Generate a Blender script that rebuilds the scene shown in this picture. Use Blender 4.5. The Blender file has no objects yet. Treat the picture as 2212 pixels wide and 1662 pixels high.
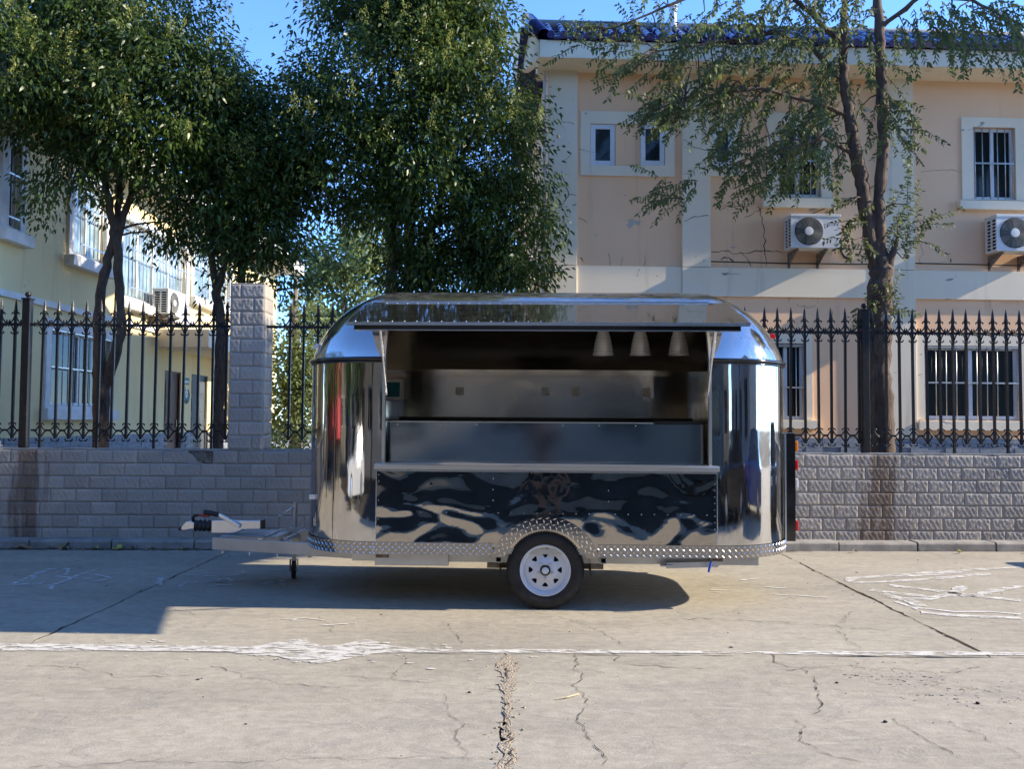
import bpy, bmesh, math, random
import numpy as np
from mathutils import Vector, Matrix

random.seed(7)
RNG = np.random.default_rng(11)
SC = bpy.context.scene
COL = SC.collection
R = math.radians
PI = math.pi

# ------------------------------------------------------------------ camera
CAM_H, FPX, PITCH, ROLL = 1.565, 1900.0, 2.4, 0.40      # focal length in units of a 2212 px wide picture
cd = bpy.data.cameras.new('camera'); cam = bpy.data.objects.new('camera', cd); COL.objects.link(cam)
cd.sensor_width = 36.0; cd.lens = 36.0 * FPX / 2212.0; cd.clip_start = 0.05; cd.clip_end = 1500
cam.matrix_world = Matrix.Translation((0, 0, CAM_H)) @ Matrix.Rotation(R(90 + PITCH), 4, 'X') @ Matrix.Rotation(R(ROLL), 4, 'Z')
SC.camera = cam

# ------------------------------------------------------------------ sky and sun (sun low on the right, light runs along -X)
SUN_DIR = Vector((1.88, -0.10, 1.0)).normalized()          # towards the sun
SUN_EL = math.asin(SUN_DIR.z)
w = bpy.data.worlds.new('World'); SC.world = w; w.use_nodes = True
nt = w.node_tree; nt.nodes.clear()
sky = nt.nodes.new('ShaderNodeTexSky'); sky.sky_type = 'NISHITA'; sky.sun_disc = False
sky.sun_elevation = SUN_EL; sky.sun_rotation = R(90)
sky.altitude = 50; sky.air_density = 0.7; sky.dust_density = 0.0; sky.ozone_density = 8.0
bg = nt.nodes.new('ShaderNodeBackground'); bg.inputs['Strength'].default_value = 0.15
ow = nt.nodes.new('ShaderNodeOutputWorld')
nt.links.new(sky.outputs[0], bg.inputs[0]); nt.links.new(bg.outputs[0], ow.inputs[0])
sl = bpy.data.lights.new('sun', 'SUN'); sl.energy = 2.85; sl.angle = R(0.55); sl.color = (1.0, 0.88, 0.70)
so = bpy.data.objects.new('sun', sl); COL.objects.link(so)
so.rotation_euler = SUN_DIR.to_track_quat('Z', 'Y').to_euler(); so.location = (30, 0, 20)
SC.view_settings.view_transform = 'Standard'; SC.view_settings.look = 'None'
SC.view_settings.exposure = 1.90; SC.view_settings.gamma = 1.0; SC.view_settings.use_curve_mapping = False
SC.cycles.max_bounces = 8; SC.cycles.glossy_bounces = 5; SC.cycles.diffuse_bounces = 3; SC.cycles.blur_glossy = 1.0
SC.cycles.transmission_bounces = 4; SC.cycles.transparent_max_bounces = 6
SC.cycles.caustics_reflective = True; SC.cycles.caustics_refractive = False
SC.cycles.sample_clamp_indirect = 2.5
SC.cycles.use_denoising = True; SC.cycles.use_adaptive_sampling = True; SC.cycles.adaptive_threshold = 0.02

# ------------------------------------------------------------------ measuring: photo position (2212 wide) -> point at a known depth
_p, _r = R(PITCH), R(ROLL)
_fw = Vector((0, math.cos(_p), math.sin(_p))); _u0 = Vector((0, -math.sin(_p), math.cos(_p))); _r0 = Vector((1, 0, 0))
_rt = _r0 * math.cos(_r) + _u0 * math.sin(_r); _up = -_r0 * math.sin(_r) + _u0 * math.cos(_r)
CAMP = Vector((0, 0, CAM_H))
def ray(u, v): return _fw + _rt * ((u - 1106) / FPX) - _up * ((v - 831) / FPX)
def at(u, v, Y):
    d = ray(u, v); return CAMP + d * (Y / d.y)
def on_ground(u, v, z=0.0):
    d = ray(u, v); return CAMP + d * ((z - CAM_H) / d.z)

class Frame:
    """An upright plane in the place: origin, heading; local x runs along it, local -y faces out, z is up."""
    def __init__(s, ox, oy, yaw):
        s.o = Vector((ox, oy, 0)); s.yaw = R(yaw)
        s.a = Vector((math.cos(s.yaw), math.sin(s.yaw), 0)); s.n = Vector((-math.sin(s.yaw), math.cos(s.yaw), 0))
    def hit(s, u, v, y=0.0):
        d = ray(u, v); t = ((s.o - CAMP).dot(s.n) + y) / d.dot(s.n)
        p = CAMP + d * t
        return (p - s.o).dot(s.a), p.z
    def loc(s, P):
        d = P - s.o; return Vector((d.dot(s.a), d.dot(s.n), P.z))
    def world(s, x, y, z): return s.o + s.a * x + s.n * y + Vector((0, 0, z))

# ------------------------------------------------------------------ object helpers
def tag(o, label=None, cat=None, group=None, kind=None):
    if label: o['label'] = label
    if cat: o['category'] = cat
    if group: o['group'] = group
    if kind: o['kind'] = kind
    return o
def empty(name, loc=(0, 0, 0), rz=0.0, label=None, cat=None, group=None, kind=None):
    o = bpy.data.objects.new(name, None); COL.objects.link(o); o.location = loc; o.rotation_euler = (0, 0, rz)
    o.empty_display_size = 0.2
    return tag(o, label, cat, group, kind)
def link(name, me, parent=None, loc=(0, 0, 0), rot=(0, 0, 0), scale=None):
    o = bpy.data.objects.new(name, me); COL.objects.link(o); o.parent = parent; o.location = loc; o.rotation_euler = rot
    if scale: o.scale = scale
    return o

class MB:
    def __init__(s): s.v = []; s.f = []; s.m = []; s.cur = 0
    def add(s, vs, fs):
        b = len(s.v); s.v += [tuple(p) for p in vs]
        for f in fs: s.f.append([i + b for i in f]); s.m.append(s.cur)
        return s
    def box(s, x0, x1, y0, y1, z0, z1):
        return s.add([(x0,y0,z0),(x1,y0,z0),(x1,y1,z0),(x0,y1,z0),(x0,y0,z1),(x1,y0,z1),(x1,y1,z1),(x0,y1,z1)],
                     [(0,3,2,1),(4,5,6,7),(0,1,5,4),(1,2,6,5),(2,3,7,6),(3,0,4,7)])
    def obox(s, c, ax, ay, az):
        c, ax, ay, az = Vector(c), Vector(ax), Vector(ay), Vector(az)
        vs = [c+ax*i+ay*j+az*k for k in (-1,1) for j in (-1,1) for i in (-1,1)]
        return s.add(vs, [(0,2,3,1),(4,5,7,6),(0,1,5,4),(1,3,7,5),(3,2,6,7),(2,0,4,6)])
    def tube(s, pts, rad, n=8, caps=True, closed=False):
        pts = [Vector(p) for p in pts]; N = len(pts)
        if not hasattr(rad, '__len__'): rad = [rad] * N
        vs = []; up = None
        for i, p in enumerate(pts):
            if closed: t = pts[(i+1) % N] - pts[i-1]
            else: t = pts[min(i+1, N-1)] - pts[max(i-1, 0)]
            t = t.normalized() if t.length > 1e-9 else Vector((0,0,1))
            if up is None: up = t.orthogonal().normalized()
            else:
                up = up - t * up.dot(t)
                up = up.normalized() if up.length > 1e-6 else t.orthogonal().normalized()
            b = t.cross(up)
            for k in range(n):
                a = 2*PI*k/n; vs.append(p + (up*math.cos(a) + b*math.sin(a)) * rad[i])
        fs = []
        for i in range(N if closed else N-1):
            j = (i+1) % N
            for k in range(n): fs.append((i*n+k, i*n+(k+1)%n, j*n+(k+1)%n, j*n+k))
        if caps and not closed: fs += [tuple(range(n))[::-1], tuple((N-1)*n+k for k in range(n))]
        return s.add(vs, fs)
    def cyl(s, p0, p1, r, r1=None, n=12, caps=True): return s.tube([p0, p1], [r, r if r1 is None else r1], n, caps)
    def lathe(s, prof, o=(0,0,0), ax=(0,0,1), n=24, caps=False):
        o, ax = Vector(o), Vector(ax).normalized(); e = ax.orthogonal().normalized(); g = ax.cross(e); vs = []
        for (r, h) in prof:
            for k in range(n):
                a = 2*PI*k/n; vs.append(o + ax*h + (e*math.cos(a) + g*math.sin(a))*r)
        fs = [(i*n+k, i*n+(k+1)%n, (i+1)*n+(k+1)%n, (i+1)*n+k) for i in range(len(prof)-1) for k in range(n)]
        if caps: fs += [tuple(range(n))[::-1], tuple((len(prof)-1)*n+k for k in range(n))]
        return s.add(vs, fs)
    def prism(s, poly, d):
        """poly: 3d points (one flat outline), d: extrusion vector"""
        d = Vector(d); n = len(poly); vs = [Vector(p) for p in poly] + [Vector(p)+d for p in poly]
        return s.add(vs, [tuple(range(n))[::-1], tuple(range(n, 2*n))] + [(i, (i+1)%n, n+(i+1)%n, n+i) for i in range(n)])
    def strip(s, pts, wid, up=(0,0,1)):
        """flat ribbon along pts; widths per point"""
        pts = [Vector(p) for p in pts]; up = Vector(up); vs = []; N = len(pts)
        for i, p in enumerate(pts):
            t = (pts[min(i+1,N-1)] - pts[max(i-1,0)]).normalized(); b = up.cross(t)
            wv = wid[i] if hasattr(wid, '__len__') else wid
            vs += [p - b*wv/2, p + b*wv/2]
        return s.add(vs, [(2*i, 2*i+2, 2*i+3, 2*i+1)[::-1] for i in range(N-1)])
    def mesh(s, name, mats, smooth=False, recalc=True):
        me = bpy.data.meshes.new(name); me.from_pydata(s.v, [], s.f)
        for m in (mats if isinstance(mats, (list, tuple)) else [mats]): me.materials.append(m)
        if len(set(s.m)) > 1: me.polygons.foreach_set('material_index', s.m)
        if recalc:
            bm = bmesh.new(); bm.from_mesh(me); bmesh.ops.recalc_face_normals(bm, faces=bm.faces); bm.to_mesh(me); bm.free()
        if smooth is True: me.polygons.foreach_set('use_smooth', [True]*len(me.polygons))
        elif smooth: me.polygons.foreach_set('use_smooth', [True]*len(me.polygons)); me.set_sharp_from_angle(angle=R(smooth))
        me.update(); return me
    def build(s, name, mats, parent=None, smooth=False, loc=(0,0,0), rot=(0,0,0), bevel=0, seg=2, recalc=True):
        o = link(name, s.mesh(name, mats, smooth, recalc), parent, loc, rot)
        if bevel:
            b = o.modifiers.new('edge', 'BEVEL'); b.width = bevel; b.segments = seg; b.limit_method = 'ANGLE'; b.angle_limit = R(35)
            b.harden_normals = False
        return o
def part(name, mats, parent, *boxes, bevel=0, smooth=False):
    m = MB()
    for b in boxes: m.box(*b)
    return m.build(name, mats, parent, smooth, bevel=bevel)
def wall_holes(m, x0, x1, z0, z1, y, holes, depth=0.12):
    """upright sheet at local y with real openings and reveals going back"""
    xs = sorted({x0, x1, *[a for h in holes for a in h[:2]]}); zs = sorted({z0, z1, *[a for h in holes for a in h[2:]]})
    xs = [x for x in xs if x0 <= x <= x1]; zs = [z for z in zs if z0 <= z <= z1]
    for i in range(len(xs)-1):
        for j in range(len(zs)-1):
            cx, cz = (xs[i]+xs[i+1])/2, (zs[j]+zs[j+1])/2
            if any(h[0] < cx < h[1] and h[2] < cz < h[3] for h in holes): continue
            m.add([(xs[i],y,zs[j]),(xs[i+1],y,zs[j]),(xs[i+1],y,zs[j+1]),(xs[i],y,zs[j+1])], [(0,1,2,3)])
    for h in holes:
        a, b, c, d = h; e = y + depth
        m.add([(a,y,c),(b,y,c),(b,y,d),(a,y,d),(a,e,c),(b,e,c),(b,e,d),(a,e,d)], [(0,4,5,1),(1,5,6,2),(2,6,7,3),(3,7,4,0)])

# ------------------------------------------------------------------ materials
def nodes(m):
    m.use_nodes = True; t = m.node_tree; return t, t.nodes, t.links, t.nodes['Principled BSDF']
def mat(name, col, rough=0.6, metal=0.0, var=0.0, scale=6.0, col2=None, bump=0.0, bscale=40.0, bdist=0.01, spec=0.5,
        detail=3, coat=0.0, rvar=0.0, thr=None):
    """plain surface with colour wander and fine relief, in world coordinates so that no two pieces repeat"""
    m = bpy.data.materials.new(name); t, N, L, P = nodes(m)
    P.inputs['Base Color'].default_value = (*col, 1); P.inputs['Roughness'].default_value = rough; P.inputs['Metallic'].default_value = metal
    P.inputs['Specular IOR Level'].default_value = spec
    if coat: P.inputs['Coat Weight'].default_value = coat
    geo = N.new('ShaderNodeNewGeometry')
    if var or col2:
        nz = N.new('ShaderNodeTexNoise'); nz.inputs['Scale'].default_value = scale; nz.inputs['Detail'].default_value = detail
        nz.inputs['Roughness'].default_value = 0.62
        L.new(geo.outputs['Position'], nz.inputs['Vector'])
        rp = N.new('ShaderNodeValToRGB'); L.new(nz.outputs['Fac'], rp.inputs[0])
        c2 = col2 or tuple(min(1, c*(1+var)) for c in col); c1 = col if col2 else tuple(c*(1-var) for c in col)
        rp.color_ramp.elements[0].position, rp.color_ramp.elements[1].position = thr or (0.3, 0.7)
        rp.color_ramp.elements[0].color = (*c1, 1); rp.color_ramp.elements[1].color = (*c2, 1)
        L.new(rp.outputs[0], P.inputs['Base Color'])
        if rvar:
            mr = N.new('ShaderNodeMapRange'); L.new(nz.outputs['Fac'], mr.inputs[0]); mr.inputs[1].default_value = 0.3; mr.inputs[2].default_value = 0.7
            mr.inputs[3].default_value = max(0, rough-rvar); mr.inputs[4].default_value = min(1, rough+rvar); L.new(mr.outputs[0], P.inputs['Roughness'])
    if bump:
        nb = N.new('ShaderNodeTexNoise'); nb.inputs['Scale'].default_value = bscale; nb.inputs['Detail'].default_value = 2
        L.new(geo.outputs['Position'], nb.inputs['Vector'])
        bp = N.new('ShaderNodeBump'); bp.inputs['Strength'].default_value = bump; bp.inputs['Distance'].default_value = bdist
        L.new(nb.outputs['Fac'], bp.inputs['Height']); L.new(bp.outputs[0], P.inputs['Normal'])
    return m

def mix_noise(t, fac_src, a_sock, b, P):
    mx = t.nodes.new('ShaderNodeMix'); mx.data_type = 'RGBA'
    t.links.new(fac_src, mx.inputs[0]); t.links.new(a_sock, mx.inputs[6]); mx.inputs[7].default_value = (*b, 1)
    t.links.new(mx.outputs[2], P.inputs['Base Color']); return mx.outputs[2]
def ramp(t, src, lo, hi):
    mr = t.nodes.new('ShaderNodeMapRange'); mr.clamp = True
    t.links.new(src, mr.inputs[0]); mr.inputs[1].default_value = lo; mr.inputs[2].default_value = hi
    return mr.outputs[0]
def noise(t, vec, scale, detail=5, rough=0.6, dist=0.0):
    n = t.nodes.new('ShaderNodeTexNoise'); n.inputs['Scale'].default_value = scale; n.inputs['Detail'].default_value = detail
    n.inputs['Roughness'].default_value = rough; n.inputs['Distortion'].default_value = dist
    if vec: t.links.new(vec, n.inputs['Vector'])
    return n.outputs['Fac']
def math_n(t, op, a, b=None):
    n = t.nodes.new('ShaderNodeMath'); n.operation = op
    for i, s in enumerate((a, b)):
        if s is None: continue
        if isinstance(s, (int, float)): n.inputs[i].default_value = s
        else: t.links.new(s, n.inputs[i])
    return n.outputs[0]
def scaled(t, vec, sx, sy, sz, rot=0.0):
    n = t.nodes.new('ShaderNodeMapping'); n.inputs['Scale'].default_value = (sx, sy, sz); n.inputs['Rotation'].default_value = (0, 0, rot)
    t.links.new(vec, n.inputs['Vector']); return n.outputs[0]

def concrete_mat():
    m = bpy.data.materials.new('old_concrete'); t, N, L, P = nodes(m)
    pos = N.new('ShaderNodeNewGeometry').outputs['Position']
    big = noise(t, scaled(t, pos, 0.5, 1.0, 1), 0.9, 3, 0.6, 0.4); mid = noise(t, scaled(t, pos, 0.45, 1, 1, 0.15), 5.0, 5, 0.7, 0.6)
    fine = noise(t, pos, 70, 3, 0.7)
    rp = N.new('ShaderNodeValToRGB'); L.new(big, rp.inputs[0])
    e = rp.color_ramp.elements; e[0].position = 0.3; e[1].position = 0.72
    e[0].color = (0.305, 0.276, 0.218, 1); e[1].color = (0.40, 0.362, 0.288, 1)
    c = rp.outputs[0]
    # blotchy aggregate
    bl = noise(t, scaled(t, pos, 0.7, 1, 1), 15, 4, 0.7, 0.2)
    mb = N.new('ShaderNodeMix'); mb.data_type = 'RGBA'; mb.blend_type = 'MULTIPLY'; mb.inputs[0].default_value = 1.0; L.new(c, mb.inputs[6]); rb_ = N.new('ShaderNodeValToRGB'); L.new(bl, rb_.inputs[0])
    rb_.color_ramp.elements[0].position = 0.32; rb_.color_ramp.elements[1].position = 0.68; rb_.color_ramp.elements[0].color = (0.82, 0.815, 0.80, 1); rb_.color_ramp.elements[1].color = (1.09, 1.09, 1.09, 1)
    L.new(rb_.outputs[0], mb.inputs[7]); c = mb.outputs[2]
    # worn flakes where the cement skin is gone: greyer, rougher
    fl = ramp(t, mid, 0.53, 0.60)
    mx = N.new('ShaderNodeMix'); mx.data_type = 'RGBA'; L.new(math_n(t, 'MULTIPLY', fl, 0.32), mx.inputs[0]); L.new(c, mx.inputs[6]); mx.inputs[7].default_value = (0.215, 0.200, 0.172, 1)
    # light scuffs
    sc = ramp(t, noise(t, scaled(t, pos, 1.0, 5.0, 1, 0.08), 3.2, 4, 0.7, 0.3), 0.60, 0.74)
    m2 = N.new('ShaderNodeMix'); m2.data_type = 'RGBA'; L.new(math_n(t, 'MULTIPLY', sc, 0.5), m2.inputs[0]); L.new(mx.outputs[2], m2.inputs[6]); m2.inputs[7].default_value = (0.47, 0.43, 0.36, 1)
    # oil and damp marks
    st = ramp(t, noise(t, scaled(t, pos, 0.7, 1.3, 1), 1.7, 4, 0.65, 0.8), 0.62, 0.75)
    m3 = N.new('ShaderNodeMix'); m3.data_type = 'RGBA'; L.new(math_n(t, 'MULTIPLY', st, 0.45), m3.inputs[0]); L.new(m2.outputs[2], m3.inputs[6]); m3.inputs[7].default_value = (0.16, 0.145, 0.125, 1)
    sp = ramp(t, fine, 0.40, 0.31)
    m4 = N.new('ShaderNodeMix'); m4.data_type = 'RGBA'; L.new(math_n(t, 'MULTIPLY', sp, 0.6), m4.inputs[0]); L.new(m3.outputs[2], m4.inputs[6]); m4.inputs[7].default_value = (0.13, 0.12, 0.105, 1)
    L.new(m4.outputs[2], P.inputs['Base Color'])
    P.inputs['Roughness'].default_value = 0.85; P.inputs['Specular IOR Level'].default_value = 0.3
    h = math_n(t, 'ADD', math_n(t, 'MULTIPLY', fine, 0.5), math_n(t, 'MULTIPLY', fl, -0.35))
    h = math_n(t, 'ADD', h, math_n(t, 'MULTIPLY', mid, 0.8))
    h = math_n(t, 'ADD', h, math_n(t, 'MULTIPLY', bl, 0.5))
    bp = N.new('ShaderNodeBump'); bp.inputs['Strength'].default_value = 0.6; bp.inputs['Distance'].default_value = 0.008
    L.new(h, bp.inputs['Height']); L.new(bp.outputs[0], P.inputs['Normal'])
    return m

def steel_mat(name, wave, wscale, rough, dist, tint=(0.54, 0.535, 0.53), dent=0.0, smudge=0.05, dust=0.0):
    """polished sheet: mirror with the slow buckling of thin sheet metal and a film of dust"""
    m = bpy.data.materials.new(name); t, N, L, P = nodes(m)
    tc = N.new('ShaderNodeTexCoord').outputs['Object']
    P.inputs['Base Color'].default_value = (*tint, 1); P.inputs['Metallic'].default_value = 1.0
    a = noise(t, scaled(t, tc, 1.0, 1.0, 1.5), wscale, 0.0 if dent else 1.5, 0.4, 1.7 if dent else 0.6)
    h = a
    if dent:
        h = math_n(t, 'ADD', h, math_n(t, 'MULTIPLY', noise(t, scaled(t, tc, 1.0, 1, 1.4), wscale*3.2, 1, 0.4, 1.4), dent))
    bp = N.new('ShaderNodeBump'); bp.inputs['Strength'].default_value = wave; bp.inputs['Distance'].default_value = dist
    L.new(h, bp.inputs['Height']); L.new(bp.outputs[0], P.inputs['Normal'])
    d = ramp(t, noise(t, scaled(t, tc, 3, 3, 1), 9, 3, 0.7, 0.5), 0.45, 0.8)
    L.new(math_n(t, 'ADD', math_n(t, 'MULTIPLY', d, smudge), rough), P.inputs['Roughness'])
    if dust:
        df = N.new('ShaderNodeBsdfDiffuse'); df.inputs[0].default_value = (0.40, 0.37, 0.32, 1); mx = N.new('ShaderNodeMixShader')
        sp = ramp(t, noise(t, tc, 55, 3, 0.75), 0.50, 0.72); ru = ramp(t, noise(t, scaled(t, tc, 6, 6, 0.5), 1.6, 3, 0.6), 0.45, 0.75)
        L.new(math_n(t, 'MULTIPLY', math_n(t, 'ADD', math_n(t, 'MULTIPLY', sp, 0.6), math_n(t, 'ADD', ru, 0.25)), dust), mx.inputs[0])
        L.new(P.outputs[0], mx.inputs[1]); L.new(df.outputs[0], mx.inputs[2]); L.new(mx.outputs[0], N['Material Output'].inputs[0])
    return m

def leaf_mat(name, dark, light, trans=0.3, rough=0.38):
    m = bpy.data.materials.new(name); t, N, L, P = nodes(m)
    at_ = N.new('ShaderNodeAttribute'); at_.attribute_name = 'tint'
    rp = N.new('ShaderNodeValToRGB'); L.new(at_.outputs['Fac'], rp.inputs[0])
    rp.color_ramp.elements[0].color = (*dark, 1); rp.color_ramp.elements[1].color = (*light, 1)
    L.new(rp.outputs[0], P.inputs['Base Color']); P.inputs['Roughness'].default_value = rough; P.inputs['Specular IOR Level'].default_value = 0.28
    tr = N.new('ShaderNodeBsdfTranslucent'); mx = N.new('ShaderNodeMixShader'); mx.inputs[0].default_value = trans
    hs = N.new('ShaderNodeHueSaturation'); hs.inputs['Value'].default_value = 1.5; hs.inputs['Hue'].default_value = 0.48
    L.new(rp.outputs[0], hs.inputs['Color']); L.new(hs.outputs[0], tr.inputs[0])
    L.new(P.outputs[0], mx.inputs[1]); L.new(tr.outputs[0], mx.inputs[2]); L.new(mx.outputs[0], N['Material Output'].inputs[0])
    return m

def stained_tile():
    """dark grey split-face wall tile; rust has run down from the fence posts"""
    m = bpy.data.materials.new('grey_relief_tile'); t, N, L, P = nodes(m)
    g = N.new('ShaderNodeNewGeometry'); pos = g.outputs['Position']
    oi = N.new('ShaderNodeObjectInfo')
    rp = N.new('ShaderNodeValToRGB'); L.new(math_n(t, 'ADD', math_n(t, 'MULTIPLY', noise(t, pos, 3.0, 3), 0.55), math_n(t, 'MULTIPLY', oi.outputs['Random'], 0.36)), rp.inputs[0])
    e = rp.color_ramp.elements; e[0].position = 0.2; e[1].position = 0.85; e[0].color = (0.275, 0.245, 0.208, 1); e[1].color = (0.43, 0.385, 0.328, 1)
    sx = N.new('ShaderNodeSeparateXYZ'); L.new(pos, sx.inputs[0]); x = sx.outputs[0]
    nz = noise(t, scaled(t, pos, 9, 9, 0.9), 1.0, 5, 0.65, 0.4)
    fac = None
    for cx, hw in ((-5.93, 0.25), (4.66, 0.34)):
        d = math_n(t, 'ABSOLUTE', math_n(t, 'SUBTRACT', x, cx))
        k = ramp(t, math_n(t, 'SUBTRACT', math_n(t, 'ADD', nz, 0.0), math_n(t, 'MULTIPLY', d, 0.75/hw*0.4)), 0.22, 0.42)
        fac = k if fac is None else math_n(t, 'MAXIMUM', fac, k)
    c = mix_noise(t, math_n(t, 'MULTIPLY', fac, 0.75), rp.outputs[0], (0.105, 0.058, 0.030), P)
    P.inputs['Roughness'].default_value = 0.55
    bp = N.new('ShaderNodeBump'); bp.inputs['Strength'].default_value = 0.35; bp.inputs['Distance'].default_value = 0.004
    L.new(noise(t, pos, 90, 2), bp.inputs['Height']); L.new(bp.outputs[0], P.inputs['Normal'])
    return m

def plaster(name, c1, c2, peel, amount):
    """painted render, faded, with flaked patches"""
    m = bpy.data.materials.new(name); t, N, L, P = nodes(m)
    pos = N.new('ShaderNodeNewGeometry').outputs['Position']
    rp = N.new('ShaderNodeValToRGB'); L.new(noise(t, scaled(t, pos, 1, 1, 0.45), 0.9, 3, 0.55, 0.3), rp.inputs[0])
    e = rp.color_ramp.elements; e[0].position = 0.3; e[1].position = 0.72; e[0].color = (*c1, 1); e[1].color = (*c2, 1)
    pz = noise(t, scaled(t, pos, 1, 1, 1.5), 2.1, 5, 0.64, 0.3)
    k = ramp(t, pz, amount, amount + 0.012)
    c = mix_noise(t, math_n(t, 'MULTIPLY', k, 0.85), rp.outputs[0], peel, P)
    dr = ramp(t, noise(t, scaled(t, pos, 5, 5, 0.35), 1.0, 3, 0.6), 0.60, 0.75)
    c2_ = mix_noise(t, math_n(t, 'MULTIPLY', dr, 0.36), c, tuple(x*0.45 for x in c1), P)
    P.inputs['Roughness'].default_value = 0.85; P.inputs['Specular IOR Level'].default_value = 0.25
    bp = N.new('ShaderNodeBump'); bp.inputs['Strength'].default_value = 0.3; bp.inputs['Distance'].default_value = 0.004
    L.new(math_n(t, 'SUBTRACT', math_n(t, 'MULTIPLY', noise(t, pos, 55, 2), 0.4), k), bp.inputs['Height']); L.new(bp.outputs[0], P.inputs['Normal'])
    return m

def bark_mat(name, a, b):
    m = bpy.data.materials.new(name); t, N, L, P = nodes(m)
    pos = N.new('ShaderNodeNewGeometry').outputs['Position']
    n1 = noise(t, scaled(t, pos, 1, 1, 0.22), 26, 4, 0.7, 0.8); n2 = noise(t, pos, 3.2, 4)
    rp = N.new('ShaderNodeValToRGB'); L.new(math_n(t, 'ADD', math_n(t, 'MULTIPLY', n1, 0.65), math_n(t, 'MULTIPLY', n2, 0.35)), rp.inputs[0])
    e = rp.color_ramp.elements; e[0].position = 0.35; e[1].position = 0.66; e[0].color = (*a, 1); e[1].color = (*b, 1)
    L.new(rp.outputs[0], P.inputs['Base Color']); P.inputs['Roughness'].default_value = 0.9
    bp = N.new('ShaderNodeBump'); bp.inputs['Strength'].default_value = 0.9; bp.inputs['Distance'].default_value = 0.025
    L.new(n1, bp.inputs['Height']); L.new(bp.outputs[0], P.inputs['Normal'])
    return m

def worn_paint(name, col, thr, scale=7.0):
    """road paint or chalk, worn through in flakes to the concrete"""
    m = bpy.data.materials.new(name); t, N, L, P = nodes(m)
    pos = N.new('ShaderNodeNewGeometry').outputs['Position']
    k = ramp(t, noise(t, scaled(t, pos, 0.6, 1.6, 1), scale, 5, 0.74, 0.3), thr - 0.03, thr + 0.10)
    P.inputs['Base Color'].default_value = (*col, 1); P.inputs['Roughness'].default_value = 0.8
    tr = N.new('ShaderNodeBsdfTransparent'); mx = N.new('ShaderNodeMixShader')
    L.new(k, mx.inputs[0]); L.new(tr.outputs[0], mx.inputs[1]); L.new(P.outputs[0], mx.inputs[2]); L.new(mx.outputs[0], N['Material Output'].inputs[0])
    return m

M = {}
M['concrete'] = concrete_mat()
M['dirt'] = mat('joint_dirt', (0.075, 0.062, 0.048), 0.95, var=0.5, scale=30, bump=0.8, bscale=120)
M['rubble'] = mat('crumbled_cement', (0.42, 0.34, 0.235), 0.95, col2=(0.29, 0.25, 0.195), scale=40, bump=0.9, bscale=90, bdist=0.02)
M['kerb'] = mat('kerb_concrete', (0.17, 0.16, 0.145), 0.9, col2=(0.34, 0.315, 0.275), scale=4, bump=0.6, bscale=60, bdist=0.008)
M['line'] = worn_paint('worn_line_paint', (0.55, 0.53, 0.48), 0.43, 11.0)
M['chalk'] = worn_paint('chalk_marks', (0.58, 0.57, 0.54), 0.42, 14.0)
M['tile'] = stained_tile()
M['mortar'] = mat('mortar', (0.17, 0.168, 0.165), 0.95, var=0.35, scale=20, bump=0.5)
M['cap'] = mat('wall_cap_cement', (0.26, 0.255, 0.24), 0.9, var=0.25, scale=8, bump=0.5)
M['iron'] = mat('black_painted_iron', (0.011, 0.011, 0.012), 0.42, col2=(0.040, 0.024, 0.016), scale=22, thr=(0.56, 0.72), spec=0.35, rvar=0.10)
M['peach'] = plaster('peach_render', (0.86, 0.525, 0.305), (0.90, 0.59, 0.365), (0.42, 0.40, 0.36), 0.69)
M['beige'] = plaster('grey_beige_render', (0.76, 0.655, 0.49), (0.84, 0.735, 0.565), (0.25, 0.25, 0.245), 0.655)
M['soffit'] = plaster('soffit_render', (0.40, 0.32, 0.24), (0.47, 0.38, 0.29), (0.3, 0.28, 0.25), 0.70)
M['yellow'] = plaster('yellow_render', (0.68, 0.55, 0.29), (0.76, 0.63, 0.345), (0.42, 0.39, 0.31), 0.68)
M['grey_base'] = mat('small_grey_cladding', (0.20, 0.225, 0.26), 0.7, var=0.25, scale=9, bump=0.3)
M['crack'] = mat('facade_crack', (0.045, 0.036, 0.028), 1.0, spec=0.0)  # dark crack lines in the render
M['gcrack'] = mat('ground_crack', (0.055, 0.046, 0.036), 1.0, spec=0.0)
M['white'] = mat('white_window_paint', (0.66, 0.67, 0.68), 0.42, var=0.06, scale=5)
M['trim_white'] = mat('pale_trim_paint', (0.60, 0.60, 0.585), 0.7, var=0.12, scale=4, bump=0.15)
M['bars'] = mat('window_bar_steel', (0.45, 0.44, 0.42), 0.38, metal=0.75, var=0.2, scale=25)
M['glass'] = mat('dark_window_glass', (0.014, 0.020, 0.020), 0.06, spec=0.3)
M['glass_blue'] = mat('curtained_window_glass', (0.20, 0.28, 0.33), 0.06, spec=0.8, var=0.5, scale=3)
M['blue_tile'] = mat('cobalt_glazed_tile', (0.008, 0.013, 0.105), 0.20, col2=(0.013, 0.022, 0.16), scale=7, spec=0.7, coat=0.5)
M['cable'] = mat('black_cable', (0.012, 0.012, 0.012), 0.6)
M['ac'] = mat('ac_white_enamel', (0.62, 0.63, 0.63), 0.42, var=0.07, scale=6)
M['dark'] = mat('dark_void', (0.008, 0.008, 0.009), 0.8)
M['grille'] = mat('fan_grille', (0.22, 0.22, 0.20), 0.5, var=0.2, scale=40)
M['rust'] = mat('rusty_steel', (0.13, 0.060, 0.030), 0.85, col2=(0.30, 0.29, 0.27), scale=14, metal=0.2, bump=0.4)
M['brown_door'] = mat('brown_door_paint', (0.085, 0.030, 0.022), 0.35, var=0.2, scale=6)
M['grey_door'] = mat('grey_door_paint', (0.075, 0.085, 0.095), 0.45, var=0.15, scale=6)
M['teal'] = mat('teal_sign_enamel', (0.010, 0.150, 0.190), 0.35)
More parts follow.
